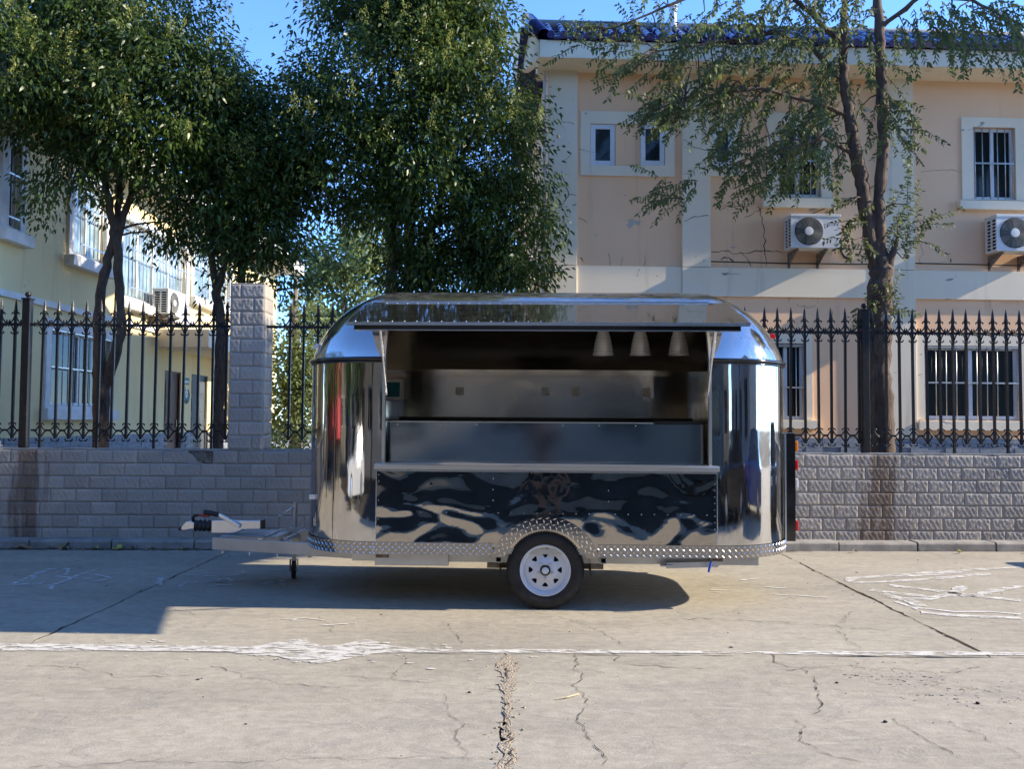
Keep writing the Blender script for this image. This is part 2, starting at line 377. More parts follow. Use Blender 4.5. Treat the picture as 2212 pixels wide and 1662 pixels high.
M['dark_green'] = mat('dark_green_sign_enamel', (0.006, 0.045, 0.042), 0.35)
M['sign_white'] = mat('sign_white', (0.75, 0.77, 0.76), 0.5)
M['bark'] = bark_mat('brown_bark', (0.030, 0.020, 0.014), (0.120, 0.082, 0.055))
M['elm_bark'] = bark_mat('elm_bark', (0.032, 0.021, 0.015), (0.150, 0.100, 0.070))
M['pale_bark'] = bark_mat('pale_bark', (0.12, 0.10, 0.08), (0.30, 0.27, 0.22))
M['cut'] = mat('cut_wood', (0.46, 0.36, 0.24), 0.9, var=0.2, scale=30)
M['leaf'] = leaf_mat('glossy_leaf', (0.015, 0.032, 0.009), (0.080, 0.130, 0.024), 0.32, 0.36)
M['leaf_bud'] = leaf_mat('flower_sprays', (0.19, 0.23, 0.05), (0.40, 0.42, 0.13), 0.35, 0.6)
M['elm_leaf'] = leaf_mat('elm_leaf', (0.042, 0.070, 0.022), (0.135, 0.172, 0.052), 0.38, 0.6)
M['far_leaf'] = leaf_mat('poplar_leaf', (0.08, 0.115, 0.04), (0.19, 0.235, 0.085), 0.45, 0.5)
M['bush_leaf'] = leaf_mat('bush_leaf', (0.06, 0.09, 0.02), (0.17, 0.20, 0.05), 0.4, 0.5)
M['dry_leaf'] = mat('dry_leaf', (0.24, 0.16, 0.085), 0.8, var=0.4, scale=30)
M['yellow_leaf'] = mat('yellowed_leaf', (0.42, 0.34, 0.07), 0.7, var=0.3, scale=30)
M['steel'] = steel_mat('polished_steel_wrap', 0.26, 1.6, 0.035, 0.012, smudge=0.08, dust=0.03)
M['steel_roof'] = steel_mat('polished_steel_roof', 0.30, 2.2, 0.06, 0.010, smudge=0.12, dust=0.13)
M['steel_wavy'] = steel_mat('polished_steel_buckled', 0.38, 1.9, 0.03, 0.022, dent=0.05, smudge=0.05, dust=0.015, tint=(0.40, 0.37, 0.335))
M['steel_awning'] = steel_mat('polished_steel_awning', 0.10, 2.5, 0.04, 0.006, smudge=0.06, dust=0.045)
M['brushed'] = steel_mat('brushed_inner_steel', 0.22, 2.6, 0.16, 0.012, tint=(0.66, 0.60, 0.51), smudge=0.04)
M['brushed_shelf'] = steel_mat('brushed_shelf_steel', 0.06, 4.0, 0.34, 0.008, tint=(0.86, 0.84, 0.79), smudge=0.0)
M['tread'] = steel_mat('checker_plate', 0.12, 6.0, 0.07, 0.006, tint=(0.30, 0.29, 0.28), smudge=0.05)  # plate darkened in colour for the dark surroundings it mirrors
M['galv'] = mat('galvanised_steel', (0.50, 0.51, 0.51), 0.40, metal=0.75, var=0.10, scale=3)
M['zinc'] = mat('bright_zinc', (0.64, 0.67, 0.72), 0.26, metal=0.9)
M['black_plastic'] = mat('black_plastic', (0.012, 0.012, 0.013), 0.45)
M['black_gloss'] = mat('black_gloss', (0.010, 0.010, 0.011), 0.10, spec=0.7)
M['red_plastic'] = mat('red_plastic', (0.30, 0.015, 0.012), 0.35)
M['red_lens'] = mat('red_lamp_lens', (0.62, 0.020, 0.018), 0.15, spec=0.7)
M['amber_lens'] = mat('amber_lamp_lens', (0.80, 0.22, 0.012), 0.15, spec=0.7)
M['white_lens'] = mat('white_lamp_lens', (0.75, 0.75, 0.74), 0.15, spec=0.7)
M['rubber'] = mat('tyre_rubber', (0.018, 0.0165, 0.0155), 0.72, var=0.45, scale=14, bump=0.15, bscale=90)
M['rim'] = mat('white_wheel_enamel', (0.66, 0.68, 0.71), 0.36, var=0.05, scale=12)
M['blue_handle'] = mat('blue_handle', (0.02, 0.06, 0.42), 0.4)
M['socket'] = mat('socket_white', (0.82, 0.80, 0.76), 0.4)
M['lug'] = mat('tread_lug_glint', (0.80, 0.78, 0.76), 0.22, metal=0.9)  # paler than the plate: the lugs' glint is put into the colour
M['unseen_dark_ground'] = mat('unseen_dark_ground', (0.055, 0.048, 0.040), 0.95, var=0.3, scale=4, bump=0.5, spec=0.1)  # unseen ground behind the camera, made dark to darken the front panel's reflection
M['lamp_steel'] = mat('perforated_lamp_steel', (0.82, 0.82, 0.80), 0.32, metal=0.35)
M['lamp_dots'] = mat('lamp_perforation', (0.75, 0.75, 0.72), 0.5)
# ================================================================== GROUND
base = MB().add([(-160,-160,-0.03),(160,-160,-0.03),(160,260,-0.03),(-160,260,-0.03)], [(0,1,2,3)]).build('ground', M['dirt'])
base['kind'] = 'structure'
SITE = Frame(0, 11.0, 1.6)                       # line of the boundary wall; y = 0 is its street face
def jag(a, b, n, amp, rng):
    """a broken slab edge from a to b"""
    a, b = Vector(a), Vector(b); d = b - a; nrm = Vector((-d.y, d.x)).normalized(); out = []; o = 0.0
    for i in range(n):
        k = i / n; o = 0.72*o + rng.gauss(0, amp); out.append(a + d*k + nrm*(o if 0 < i else 0.0))
    return out
rg = random.Random(3)
def slab(x0, x1, y0, y1, gap=0.012, amp=0.006, yb=None, mt='concrete'):
    """one poured concrete slab, yb = (left y, right y) of a slanting far edge"""
    g = gap/2; y1a, y1b = yb or (y1, y1)
    c = [(x0+g, y0+g), (x1-g, y0+g), (x1-g, y1b-g), (x0+g, y1a-g)]
    P = []
    for i in range(4): P += jag(c[i], c[(i+1)%4], 46, amp, rg)
    n = len(P); m = MB()
    m.add([(p.x, p.y, 0) for p in P] + [(p.x, p.y, -0.05) for p in P], [tuple(range(n))] + [((i+1)%n, i, n+i, n+(i+1)%n) for i in range(n)])
    m.build('slab', M[mt], base, recalc=False)
def ykerb(x): return SITE.world(x, -0.26, 0).y
XB = [-17.0, -9.9, -3.33, 3.23, 9.8, 16.5, 30.0]
for i in range(len(XB)-1): slab(XB[i], XB[i+1], 5.98, 0, yb=(ykerb(XB[i]), ykerb(XB[i+1])), gap=0.007, amp=0.007)
XF = [-19.8, -13.2, -6.6, -0.02, 6.5, 13.0, 30.0]
for i in range(len(XF)-1): slab(XF[i], XF[i+1], 1.2, 5.98, gap=0.007, amp=0.007)
for j, (ya, yb_) in enumerate(((-3.6, 1.2), (-8.4, -3.6), (-16, -8.4))):
    for i in range(0, len(XB)-1): slab(XB[i], XB[i+1], ya, yb_, mt='unseen_dark_ground')
back = MB().box(-60, 60, 11.35, 70, -0.5, -0.02).build('back_yard_ground', M['concrete']); back['kind'] = 'structure'  # hidden yard made pale concrete to bounce warm light onto the facade
yard = MB().box(-60, 60, -60, -16, -0.5, 0.0).build('rear_yard_ground', M['unseen_dark_ground']); yard['kind'] = 'structure'

# broad broken joint in the middle of the near row: crumbled cement in a ragged bed
rb = random.Random(5)
m = MB()
pts = []; wd = []; y = 6.0; x = 0.0
while y > 1.3:
    pts.append((x - 0.012 + rb.gauss(0, 0.010), y, 0.004)); wd.append(max(0.03, 0.046 + 0.10*math.exp(-((y-5.75)/0.22)**2) + 0.022*math.sin(y*5) + rb.gauss(0, 0.018))); y -= 0.045
m.strip(pts, wd); m.build('crumbled_joint', M['rubble'], base, recalc=False)
# narrow dark crack inside it
m = MB(); q = []; ww = []
for i, p in enumerate(pts):
    if i < 6: continue
    q.append((p[0] + 0.016*math.sin(p[1]*2.1) + rb.gauss(0, 0.007), p[1], 0.008)); ww.append(max(0.0006, rb.gauss(0.0035, 0.0045)))
m.strip(q, ww); m.build('joint_gap', M['gcrack'], base, recalc=False)
m = MB()
for i in range(240):
    yy = rb.uniform(1.6, 6.02); k = 0.055 + 0.07*math.exp(-((yy-5.8)/0.2)**2); xx = rb.gauss(-0.012, k*.8); s = abs(rb.gauss(0, 0.0035)) + 0.0016
    c = Vector((xx, yy, s*0.4)); a = Vector((s, 0, 0)); a.rotate(Matrix.Rotation(rb.uniform(0, 3), 3, 'Z'))
    m.obox(c, a, Vector((-a.y, a.x, 0))*rb.uniform(0.5, 1), (rb.gauss(0, s*.3), 0, s*0.55))
o = m.build('cement_crumbs', M['rubble'], base); o['kind'] = 'stuff'

def gcrack(uv, wid, seed, n=9, z=0.004):
    """a hairline crack in the slab, traced on the ground through a few points"""
    rr = random.Random(seed); P = [on_ground(u, v) for u, v in uv]; out = []; W_ = []
    for a, b in zip(P[:-1], P[1:]):
        L_ = (b-a).length; k = max(3, int(L_/0.035)); d = (b-a); nn = Vector((-d.y, d.x, 0)).normalized(); o_ = 0
        for i in range(k):
            o_ = 0.72*o_ + rr.gauss(0, 0.016); e = math.sin(PI*i/k)**0.5
            out.append(a + d*(i/k) + nn*o_*e + Vector((0, 0, z))); W_.append(max(0.0012, wid*0.62*(0.15 + 1.2*rr.random()**1.6)))
    out.append(P[-1] + Vector((0, 0, z))); W_.append(0.001)
    mm = MB(); mm.strip(out, W_); mm.build('crack', M['gcrack'], base, recalc=False)
for i, (uv, wd_) in enumerate([
    ([(1253,1405),(1243,1440),(1256,1465),(1262,1500),(1252,1545),(1262,1580),(1285,1615),(1300,1657)], 0.009),
    ([(1318,1408),(1328,1430),(1380,1440),(1460,1444),(1560,1447)], 0.010),
    ([(874,1418),(872,1438),(858,1450),(846,1468),(800,1468),(720,1462)], 0.007),
    ([(846,1468),(940,1478),(1060,1490),(1100,1492)], 0.006),
    ([(1448,1338),(1560,1341),(1700,1346),(1810,1355),(1920,1364)], 0.012),
    ([(1815,1355),(1818,1340),(1835,1330),(1850,1322)], 0.008),
    ([(1812,1356),(1825,1375),(1838,1390),(1858,1402)], 0.008),
    ([(1660,1412),(1672,1432),(1730,1445),(1760,1470),(1770,1500),(1755,1545)], 0.010),
    ([(1700,1450),(1790,1442),(1850,1444),(1950,1448),(2060,1455),(2120,1440)], 0.009),
    ([(1718,1560),(1730,1590),(1745,1610),(1790,1632),(1860,1650)], 0.008),
    ([(1995,1470),(2100,1490),(2205,1512)], 0.007), ([(1930,1555),(1985,1590),(2040,1620),(2075,1640)], 0.010),
    ([(2050,1560),(2130,1600),(2205,1640)], 0.007),
    ([(60,1440),(200,1452),(280,1466),(400,1462),(440,1455)], 0.007), ([(455,1440),(520,1465),(600,1480),(700,1486),(800,1490)], 0.008),
    ([(330,1309),(380,1318),(410,1326),(450,1330)], 0.006), ([(230,1330),(320,1336),(400,1345)], 0.005),
    ([(955,1345),(975,1362),(992,1380),(998,1392)], 0.007), ([(1120,1320),(1200,1330),(1260,1350),(1330,1385),(1345,1396)], 0.006),
    ([(690,1333),(712,1352),(728,1375)], 0.005), ([(960,1500),(968,1540),(985,1590),(1000,1640)], 0.005),
    ([(60,1660),(480,1648),(700,1640),(900,1636),(1080,1645)], 0.006), ([(1960,1334),(2080,1340),(2205,1352)], 0.007),
    ([(1600,1265),(1680,1280),(1720,1300)], 0.004)]): gcrack(uv, wd_, 50+i)
# dug-out edges of the two long slab joints
for xx, y0, y1 in ((3.23, 6.0, 10.6), (-3.33, 6.0, 10.4)):
    m = MB(); P = []; W_ = []; yy = y0; o_ = 0
    while yy < y1:
        o_ = 0.8*o_ + rb.gauss(0, 0.008); P.append((xx+o_, yy, 0.003)); W_.append(max(0.002, 0.005 + rb.gauss(0, 0.006) + (0.012 if 7.2 < yy < 8.2 and xx > 0 else 0))); yy += 0.05
    m.strip(P, W_); m.build('joint_gap', M['gcrack'], base, recalc=False)
# scoured rough patch on the near slab to the right
m = MB()
for i in range(260):
    c = on_ground(2000, 1470); k = rb.random()
    px = c.x + rb.gauss(-0.25 + 0.45*k, 0.22); py = c.y - 0.75*k + 0.3 + rb.gauss(0, 0.10); s = abs(rb.gauss(0, 0.003)) + 0.0012
    m.obox((px, py, s*0.25), (s, 0, 0), (0, s*rb.uniform(.5, 1), 0), (0, rb.gauss(0, s*.3), s*0.28))
o = m.build('exposed_pebbles', M['concrete'], base); o['kind'] = 'stuff'

# painted parking line: narrow, with a spill of paint left of the middle
rp_ = random.Random(9)
def yline(x): return 6.035 + 0.004*x
top, bot = [], []
x = -7.5; a = b_ = 0
while x < 8:
    sp = math.exp(-((x+1.30)/0.46)**4)
    a = 0.9*a + rp_.gauss(0, 0.004 + 0.010*sp); b_ = 0.9*b_ + rp_.gauss(0, 0.0035 + 0.013*sp)
    half = 0.085 if x < -0.5 else 0.05 + 0.01*math.sin(x*3)
    top.append((x, yline(x) + half + 0.16*sp*(0.8+0.5*math.sin(x*11)) + 0.03*math.exp(-((x+3.2)/0.9)**2) + a, 0.005)); bot.append((x, yline(x) - half*0.55 - 0.26*sp*(0.75+0.4*math.sin(x*9)) + b_, 0.005)); x += 0.022
m = MB(); n = len(top)
m.add(top + bot, [(i, n+i, n+i+1, i+1) for i in range(n-1)])
line = m.build('painted_line', M['line'], base, recalc=False)
m = MB()
for i in range(90):
    c = Vector((rp_.gauss(-1.4, 1.0), yline(0) + rp_.choice((-1, 1))*abs(rp_.gauss(0.20, 0.09)), 0.005)); s = abs(rp_.gauss(0, 0.010)) + 0.003
    m.add([c + Vector((s*math.cos(k)*rp_.uniform(.6, 1.8), s*math.sin(k)*rp_.uniform(.4, 1), 0)) for k in np.linspace(0, 2*PI, 7)[:-1]], [tuple(range(6))])
m.build('paint_spatter', M['line'], base, recalc=False)

# chalk and paint scrawls on the slabs
def scrawl(strokes, wid, mt='chalk', z=0.005):
    m = MB(); rr = random.Random(len(strokes))
    for st in strokes:
        P = [on_ground(u, v, z) for u, v in st]; out = []
        for a, b in zip(P[:-1], P[1:]):
            for k in range(5): out.append(a.lerp(b, k/5))
        out.append(P[-1]); m.strip(out, [wid*rr.uniform(0.6, 1.15) for _ in out])
    return m.build('scrawl', M[mt], base, recalc=False)
scrawl([[(24,1264),(85,1237),(105,1229)], [(24,1265),(60,1262),(92,1261)]], 0.05)
scrawl([[(70,1252),(75,1245),(100,1232),(120,1229),(148,1229),(145,1240),(120,1246)], [(100,1266),(130,1260),(165,1244),(210,1230)], [(125,1246),(160,1248),(195,1252)],
        [(180,1240),(215,1243),(240,1249),(220,1254),(190,1258)], [(112,1266),(110,1274)]], 0.045)
scrawl([[(348,1249),(343,1258),(346,1266),(352,1265)]], 0.06)
scrawl([[(374,1257),(420,1258),(470,1257),(490,1259)], [(388,1268),(398,1260)], [(490,1259),(470,1257),(474,1252),(490,1250),(503,1255),(490,1260)], [(452,1266),(505,1263)]], 0.04)
scrawl([[(400,1241),(440,1244),(480,1246),(510,1241),(530,1235)]], 0.035)
scrawl([[(566,1262),(580,1258),(590,1260)], [(602,1255),(612,1256),(606,1262),(616,1263)]], 0.05)
scrawl([[(2205,1226),(2100,1232),(2000,1238),(1840,1250),(1832,1255),(1845,1259),(1900,1258),(2000,1252),(2140,1240)], [(1930,1246),(2000,1243),(2080,1236)]], 0.10, 'line')
scrawl([[(1920,1265),(2000,1274),(2090,1286),(2205,1298)], [(2080,1266),(2060,1284),(2000,1294),(1950,1294)], [(1880,1275),(1960,1285),(2000,1288)], [(1990,1324),(2080,1331),(2205,1336)], [(2205,1266),(2150,1276),(2110,1286),(2075,1288)], [(1905,1282),(1930,1290),(1965,1298),(1990,1310)]], 0.12, 'line')
scrawl([[(1970,1312),(2060,1322),(2140,1322),(2205,1328)], [(1935,1300),(1985,1318)]], 0.05, 'chalk')
scrawl([[(1535,1275),(1570,1276),(1590,1276)], [(1535,1280),(1560,1281)], [(1650,1268),(1680,1271),(1700,1271)], [(1672,1285),(1720,1287),(1790,1292)], [(1600,1254),(1640,1250)]], 0.035)
scrawl([[(610,1338),(660,1336),(700,1340)], [(690,1352),(770,1347)], [(620,1345),(640,1338)]], 0.03, 'line')
# straw and grit lying about
m = MB(); m.tube([on_ground(1200, 1512, 0.004), on_ground(1225, 1507, 0.012), on_ground(1251, 1500, 0.006)], 0.004, 6)
tag(m.build('straw', mat('dry_straw', (0.48, 0.40, 0.24), 0.8)), 'pale straw lying on concrete right of the broken joint', 'straw')
m = MB()
for i in range(150):
    c = Vector((rb.uniform(-5, 6), rb.uniform(3.2, 10.2), 0.001)); s = abs(rb.gauss(0, 0.003)) + 0.0012
    m.obox(c, (s, 0, 0), (0, s*rb.uniform(.4, 1), 0), (0, 0, s*0.5))
o = m.build('grit', mat('dark_grit', (0.06, 0.052, 0.045), 0.95)); tag(o, 'small dark grit scattered over the concrete slabs', 'grit', kind='stuff')
for i, (u, v, s) in enumerate([(2112,1522,0.012), (1912,1562,0.011), (1808,1477,0.009), (1014,1498,0.009)]):
    c = on_ground(u, v); m = MB(); rr = random.Random(i)
    m.lathe([(0.1*s, 0), (s, 0.1*s), (s*0.9, 0.6*s), (0.45*s, 1.0*s), (0.02*s, 1.05*s)], c, (0.1, 0.05, 1), 7, True)
    for k in range(len(m.v)): m.v[k] = tuple(Vector(m.v[k]) + Vector((rr.gauss(0, s*.12), rr.gauss(0, s*.12), 0)))
    tag(m.build('stone_chip', M['gcrack']), ['dark stone chip on near slab, farthest to the right', 'flat dark stone chip near bottom edge right of middle', 'tiny stone chip in line with the rough patch', 'tiny stone chip left of the broken joint'][i], 'stone', 'stone chips on the concrete')

# ================================================================== KERB
kerb = empty('kerb', (SITE.o.x, SITE.o.y, 0), SITE.yaw, kind='structure')
rk = random.Random(4)
for i in range(-13, 14):
    x0 = i*0.98 + 0.1; g = 0.008
    m = MB(); h = 0.105 + rk.gauss(0, 0.004); d = rk.gauss(0, 0.004)
    prof = [(-0.25+d, -0.06), (-0.245+d, h-0.022), (-0.225+d, h), (-0.01, h+0.002), (-0.01, -0.06)]
    m.prism([(x0+g, a, b) for a, b in prof], (0.98-2*g, 0, 0)); m.build('kerb_stone', M['kerb'], kerb, bevel=0.006)
# leaf litter and damp dirt in the gutter on the left
m = MB(); P = []; W_ = []
for i in range(150):
    xx = -7.5 + i*0.075; q = SITE.world(xx, -0.285 + rk.gauss(0, .008), 0.006); P.append(q); W_.append(max(0.01, 0.075 + rk.gauss(0, 0.018) if xx < -1.5 else 0.03 + rk.gauss(0, 0.012)))
m.strip(P, W_); m.build('gutter_dirt', M['dirt'], base, recalc=False)

# ================================================================== BOUNDARY WALL
WALL_TOP, COURSE, TLEN = 1.195, 0.1588, 0.3075
wall = empty('boundary_wall', (SITE.o.x, SITE.o.y, 0), SITE.yaw, 'low grey relief-tiled wall carrying the black iron fence', 'wall')
part('wall_core', M['mortar'], wall, (-13, 13, 0.016, 0.26, -0.1, WALL_TOP - 0.022))
m = MB(); rr = random.Random(8); n = 200
ed = [(-13 + 26*i/n, -0.006 + rr.gauss(0, 0.004)) for i in range(n+1)]
for a, b in zip(ed[:-1], ed[1:]): m.add([(a[0],a[1],WALL_TOP-0.022),(b[0],b[1],WALL_TOP-0.022),(b[0],b[1],WALL_TOP),(a[0],a[1],WALL_TOP),(a[0],0.27,WALL_TOP),(b[0],0.27,WALL_TOP)], [(0,1,2,3),(3,2,5,4)])
m.build('wall_cap', M['cap'], wall)
def tile_mesh(name, L_, H_, seed, nx=26, nz=14):
    """pressed tile: chamfered rim, raised veins like a folded leaf"""
    rr = random.Random(seed); ph = [rr.uniform(0, 6) for _ in range(8)]
    lines = []
    for k in range(7):
        x0 = L_*(0.08 + 0.14*k); 
        lines.append([(x0 + L_*0.10*t + 0.010*math.sin(5*t+ph[k]), H_*(0.86 - 0.74*t) + 0.010*math.sin(9*t + ph[(k+2) % 8])) for t in np.linspace(0, 1, 12)])
    cx, cz = L_*rr.choice((0.2, 0.74)), H_*0.5
    lines.append([(cx + 0.016*math.sin(a) + 0.012*math.cos(a), cz + 0.038*math.cos(a)) for a in np.linspace(0, 2*PI, 16)])
    lines.append([(L_*t, H_*0.16 + 0.008*math.sin(t*14+ph[1])) for t in np.linspace(.1, .9, 24)])
    pts = np.array([p for l in lines for p in l])
    xs = [0, 0.006] + list(np.linspace(0.012, L_-0.012, nx)) + [L_-0.006, L_]; zs = [0, 0.006] + list(np.linspace(0.012, H_-0.012, nz)) + [H_-0.006, H_]
    vs = []
    for z in zs:
        for x in xs:
            e = min(x, L_-x, z, H_-z); rim = min(1, e/0.013)
            d = np.sqrt(((pts - np.array([x, z]))**2).sum(1)).min()
            h = 0.004 + 0.008*rim + (0.0045*math.exp(-(d/0.006)**2) + 0.0025*math.sin(x*70+ph[3])*math.sin(z*60+x*25+ph[4]))*min(1, max(0, (e-0.010)/0.008))
            vs.append((x, -h, z))
    nX = len(xs); fs = [(j*nX+i, j*nX+i+1, (j+1)*nX+i+1, (j+1)*nX+i) for j in range(len(zs)-1) for i in range(nX-1)]
    b = len(vs); bd = [i for i in range(nX)] + [j*nX+nX-1 for j in range(1, len(zs))] + [(len(zs)-1)*nX+i for i in range(nX-2, -1, -1)] + [j*nX for j in range(len(zs)-2, 0, -1)]
    vs += [(vs[i][0], 0.02, vs[i][2]) for i in bd]; k = len(bd)
    fs += [(bd[i], b+i, b+(i+1)%k, bd[(i+1)%k]) for i in range(k)]
    return MB().add(vs, fs).mesh(name, M['tile'], smooth=50, recalc=False)
TG = 0.003
TILES = [tile_mesh('tile', TLEN-TG, COURSE-TG, s) for s in (1, 2, 3)]
HALF = tile_mesh('tile', TLEN*0.42-TG, COURSE-TG, 6, 12)
LONG = tile_mesh('tile', 0.29-TG, COURSE-TG, 7, 24); SHORT = tile_mesh('tile', 0.13-TG, COURSE-TG, 8, 11)
rt_ = random.Random(2)
HOLE = SITE.hit(420, 978)[0]
for r_ in range(7):
    z = WALL_TOP - 0.022 - (r_+1)*COURSE
    if z < -0.05: continue
    off = (0.0, 0.5, 0.12, 0.62, 0.2, 0.7, 0.3)[r_]*TLEN
    for i in range(-31, 26):
        x = i*TLEN + off
        if not (-9.3 < x < -1.9 or 2.8 < x < 7.6): continue
        if r_ == 0 and x < HOLE < x + TLEN:
            # broken tile: only a splinter of its lower left corner is left
            h = MB(); h.prism([(x, -0.008, z), (x+0.20, -0.008, z), (x+0.12, -0.008, z+0.03), (x+0.045, -0.008, z+0.115), (x, -0.008, z+COURSE-0.02)], (0, 0.02, 0)); h.build('broken_tile', M['tile'], wall)
            h = MB(); rr = random.Random(1)
            for k in range(26):
                s = rr.uniform(0.008, 0.022); h.obox((x + rr.uniform(0.05, TLEN-0.02), 0.012, z + rr.uniform(0.01, COURSE-0.01)), (s*2, 0, rr.gauss(0, .004)), (0, s*0.5, 0), (0, 0, s*0.6))
            h.build('bared_mortar', mat('bared_mortar', (0.20, 0.17, 0.13), 0.95, var=0.5, scale=25, bump=0.8), wall); continue
        o = link('tile', TILES[rt_.randrange(3)], wall, (x+TG/2, rt_.gauss(0, 0.0010), z+TG/2), (rt_.gauss(0, .004), 0, rt_.gauss(0, .003)))
# fine crack running down the left wall
m = MB(); P = []
for i in range(40):
    u, v = 437 + 4*math.sin(i*1.3) + (4 if i > 20 else 0), 1022 + i*3.2
    xx, zz = SITE.hit(u, v, -0.022); P.append((xx + rt_.gauss(0, .004), -0.021, zz))
m.strip(P, [0.012 if (i // 6) % 2 else 0.003 for i in range(40)], up=(0, -1, 0)); m.build('crack', mat('crack_lime', (0.42, 0.41, 0.38), 0.9), wall, recalc=False)

# pillar on the wall
px0, _ = SITE.hit(492, 960); px1, _ = SITE.hit(566, 960); PW = 0.42
PIL_TOP = SITE.hit(530, 614)[1]
pil = empty('tiled_pillar', SITE.world(px0, 0, WALL_TOP), SITE.yaw, 'square grey tiled pillar standing on the wall left of the trailer', 'pillar')
PH = PIL_TOP - WALL_TOP
part('pillar_core', M['mortar'], pil, (0.016, PW-0.016, 0.016, PW-0.016, 0, PH))
part('pillar_cap', M['cap'], pil, (0.005, PW-0.005, 0.0, PW-0.005, PH, PH+0.012), bevel=0.004)
nrow = int(PH/COURSE); ch = PH/nrow
for r_ in range(nrow):
    z = r_*ch; a = r_ % 2
    for side in range(2):
        rot = (0, 0, 0) if side == 0 else (0, 0, PI/2)
        def put(me, x):
            p = (x, 0, z) if side == 0 else (PW, x, z)
            link('tile', me, pil, p, rot, scale=(1, 1, ch/COURSE))
        if a == side: put(LONG, TG/2); put(SHORT, 0.29+TG/2)
        else: put(SHORT, TG/2); put(LONG, 0.13+TG/2)

# ================================================================== IRON FENCE
Z_TIP = SITE.hit(270, 648, 0.1)[1]; Z_RAIL = SITE.hit(270, 703, 0.1)[1]; Z_LOW = SITE.hit(270, 932, 0.1)[1]
FY = 0.10; PITCH_X = 0.1745
def mirror(paths): return paths + [[(-x, z) for x, z in p] for p in paths]
def arc(cx, cz, r, a0, a1, n=7): return [(cx + r*math.cos(R(a0+(a1-a0)*i/n)), cz + r*math.sin(R(a0+(a1-a0)*i/n))) for i in range(n+1)]
def scroll_mesh(name, paths, rad=0.0084):
    m = MB()
    for p in mirror(paths):
        n = len(p); m.tube([(x, 0, z) for x, z in p], [rad*(0.62 + 0.5*math.sin(PI*min(1, (i+0.6)/n))) for i in range(n)], 6)
    return m.mesh(name, M['iron'], smooth=True)
half = PITCH_X/2
UP = scroll_mesh('upper_scroll', [[(half*0.93, 0.012)] + [(half*0.75, 0.018), (half*0.5, 0.036), (half*0.28, 0.066), (0.012, 0.100), (0.010, 0.130)], [(0.006, 0.142)] + arc(0.026, 0.128, 0.020, 150, -25),
        [(half*0.93, 0.012), (half*0.80, 0.042), (half*0.86, 0.058)]])
DN = scroll_mesh('lower_scroll', [[(half*0.93, 0.004), (half*0.66, -0.006), (half*0.38, -0.030), (0.016, -0.072), (0.010, -0.100)], [(0.006, -0.112)] + arc(0.026, -0.098, 0.020, -150, 25),
        [(half*0.93, 0.004), (half*0.82, -0.022)]])
BT = scroll_mesh('foot_scroll', [[(half*0.95, 0.0), (half*0.62, 0.008), (half*0.36, 0.034), (0.013, 0.070), (0.010, 0.084)], arc(0.026, 0.074, 0.019, 150, -20),
        [(half*0.95, 0.0), (half*0.6, -0.012), (half*0.42, -0.036), (half*0.24, -0.062), (0.010, -0.082)], [(0.004, -0.124)] + arc(0.026, -0.104, 0.020, -120, 25)])
tip_h = Z_TIP - Z_RAIL
TIPM = MB().lathe([(0.019, 0.122), (0.026, 0.136), (0.026, 0.148), (0.019, 0.156), (0.024, 0.164), (0.024, 0.174), (0.0195, 0.184), (0.0145, 0.5*(tip_h+0.184)), (0.0012, tip_h)], n=7, caps=True).mesh('spear_tip', M['iron'], smooth=35)
def bar_mesh(z0): 
    m = MB(); m.box(-0.0142, 0.0142, -0.0142, 0.0142, z0 - Z_RAIL, 0.135)
    return m.mesh('picket', M['iron'])
BAR_LONG, BAR_SHORT = bar_mesh(WALL_TOP + 0.0), bar_mesh(Z_LOW - 0.10)
ROS = MB()
for s in (-1, 1):
    for q in (-1, 1): ROS.tube([(0, -0.012, 0), (s*0.012, -0.016, q*0.016), (s*0.020, -0.012, q*0.034)], [0.011, 0.009, 0.004], 6)
ROS.lathe([(0.002, -0.022), (0.011, -0.018), (0.013, -0.004)], ax=(0, 1, 0), n=8)
ROSM = ROS.mesh('rosette', M['iron'], smooth=True)
BRK = MB().prism([(-0.030, -0.008, -0.006), (0.030, -0.008, -0.006), (0.040, -0.008, 0.012), (0.030, -0.008, 0.018), (-0.030, -0.008, 0.018), (-0.040, -0.008, 0.012)], (0, 0.016, 0)).mesh('link_plate', M['iron'])
rf = random.Random(6)
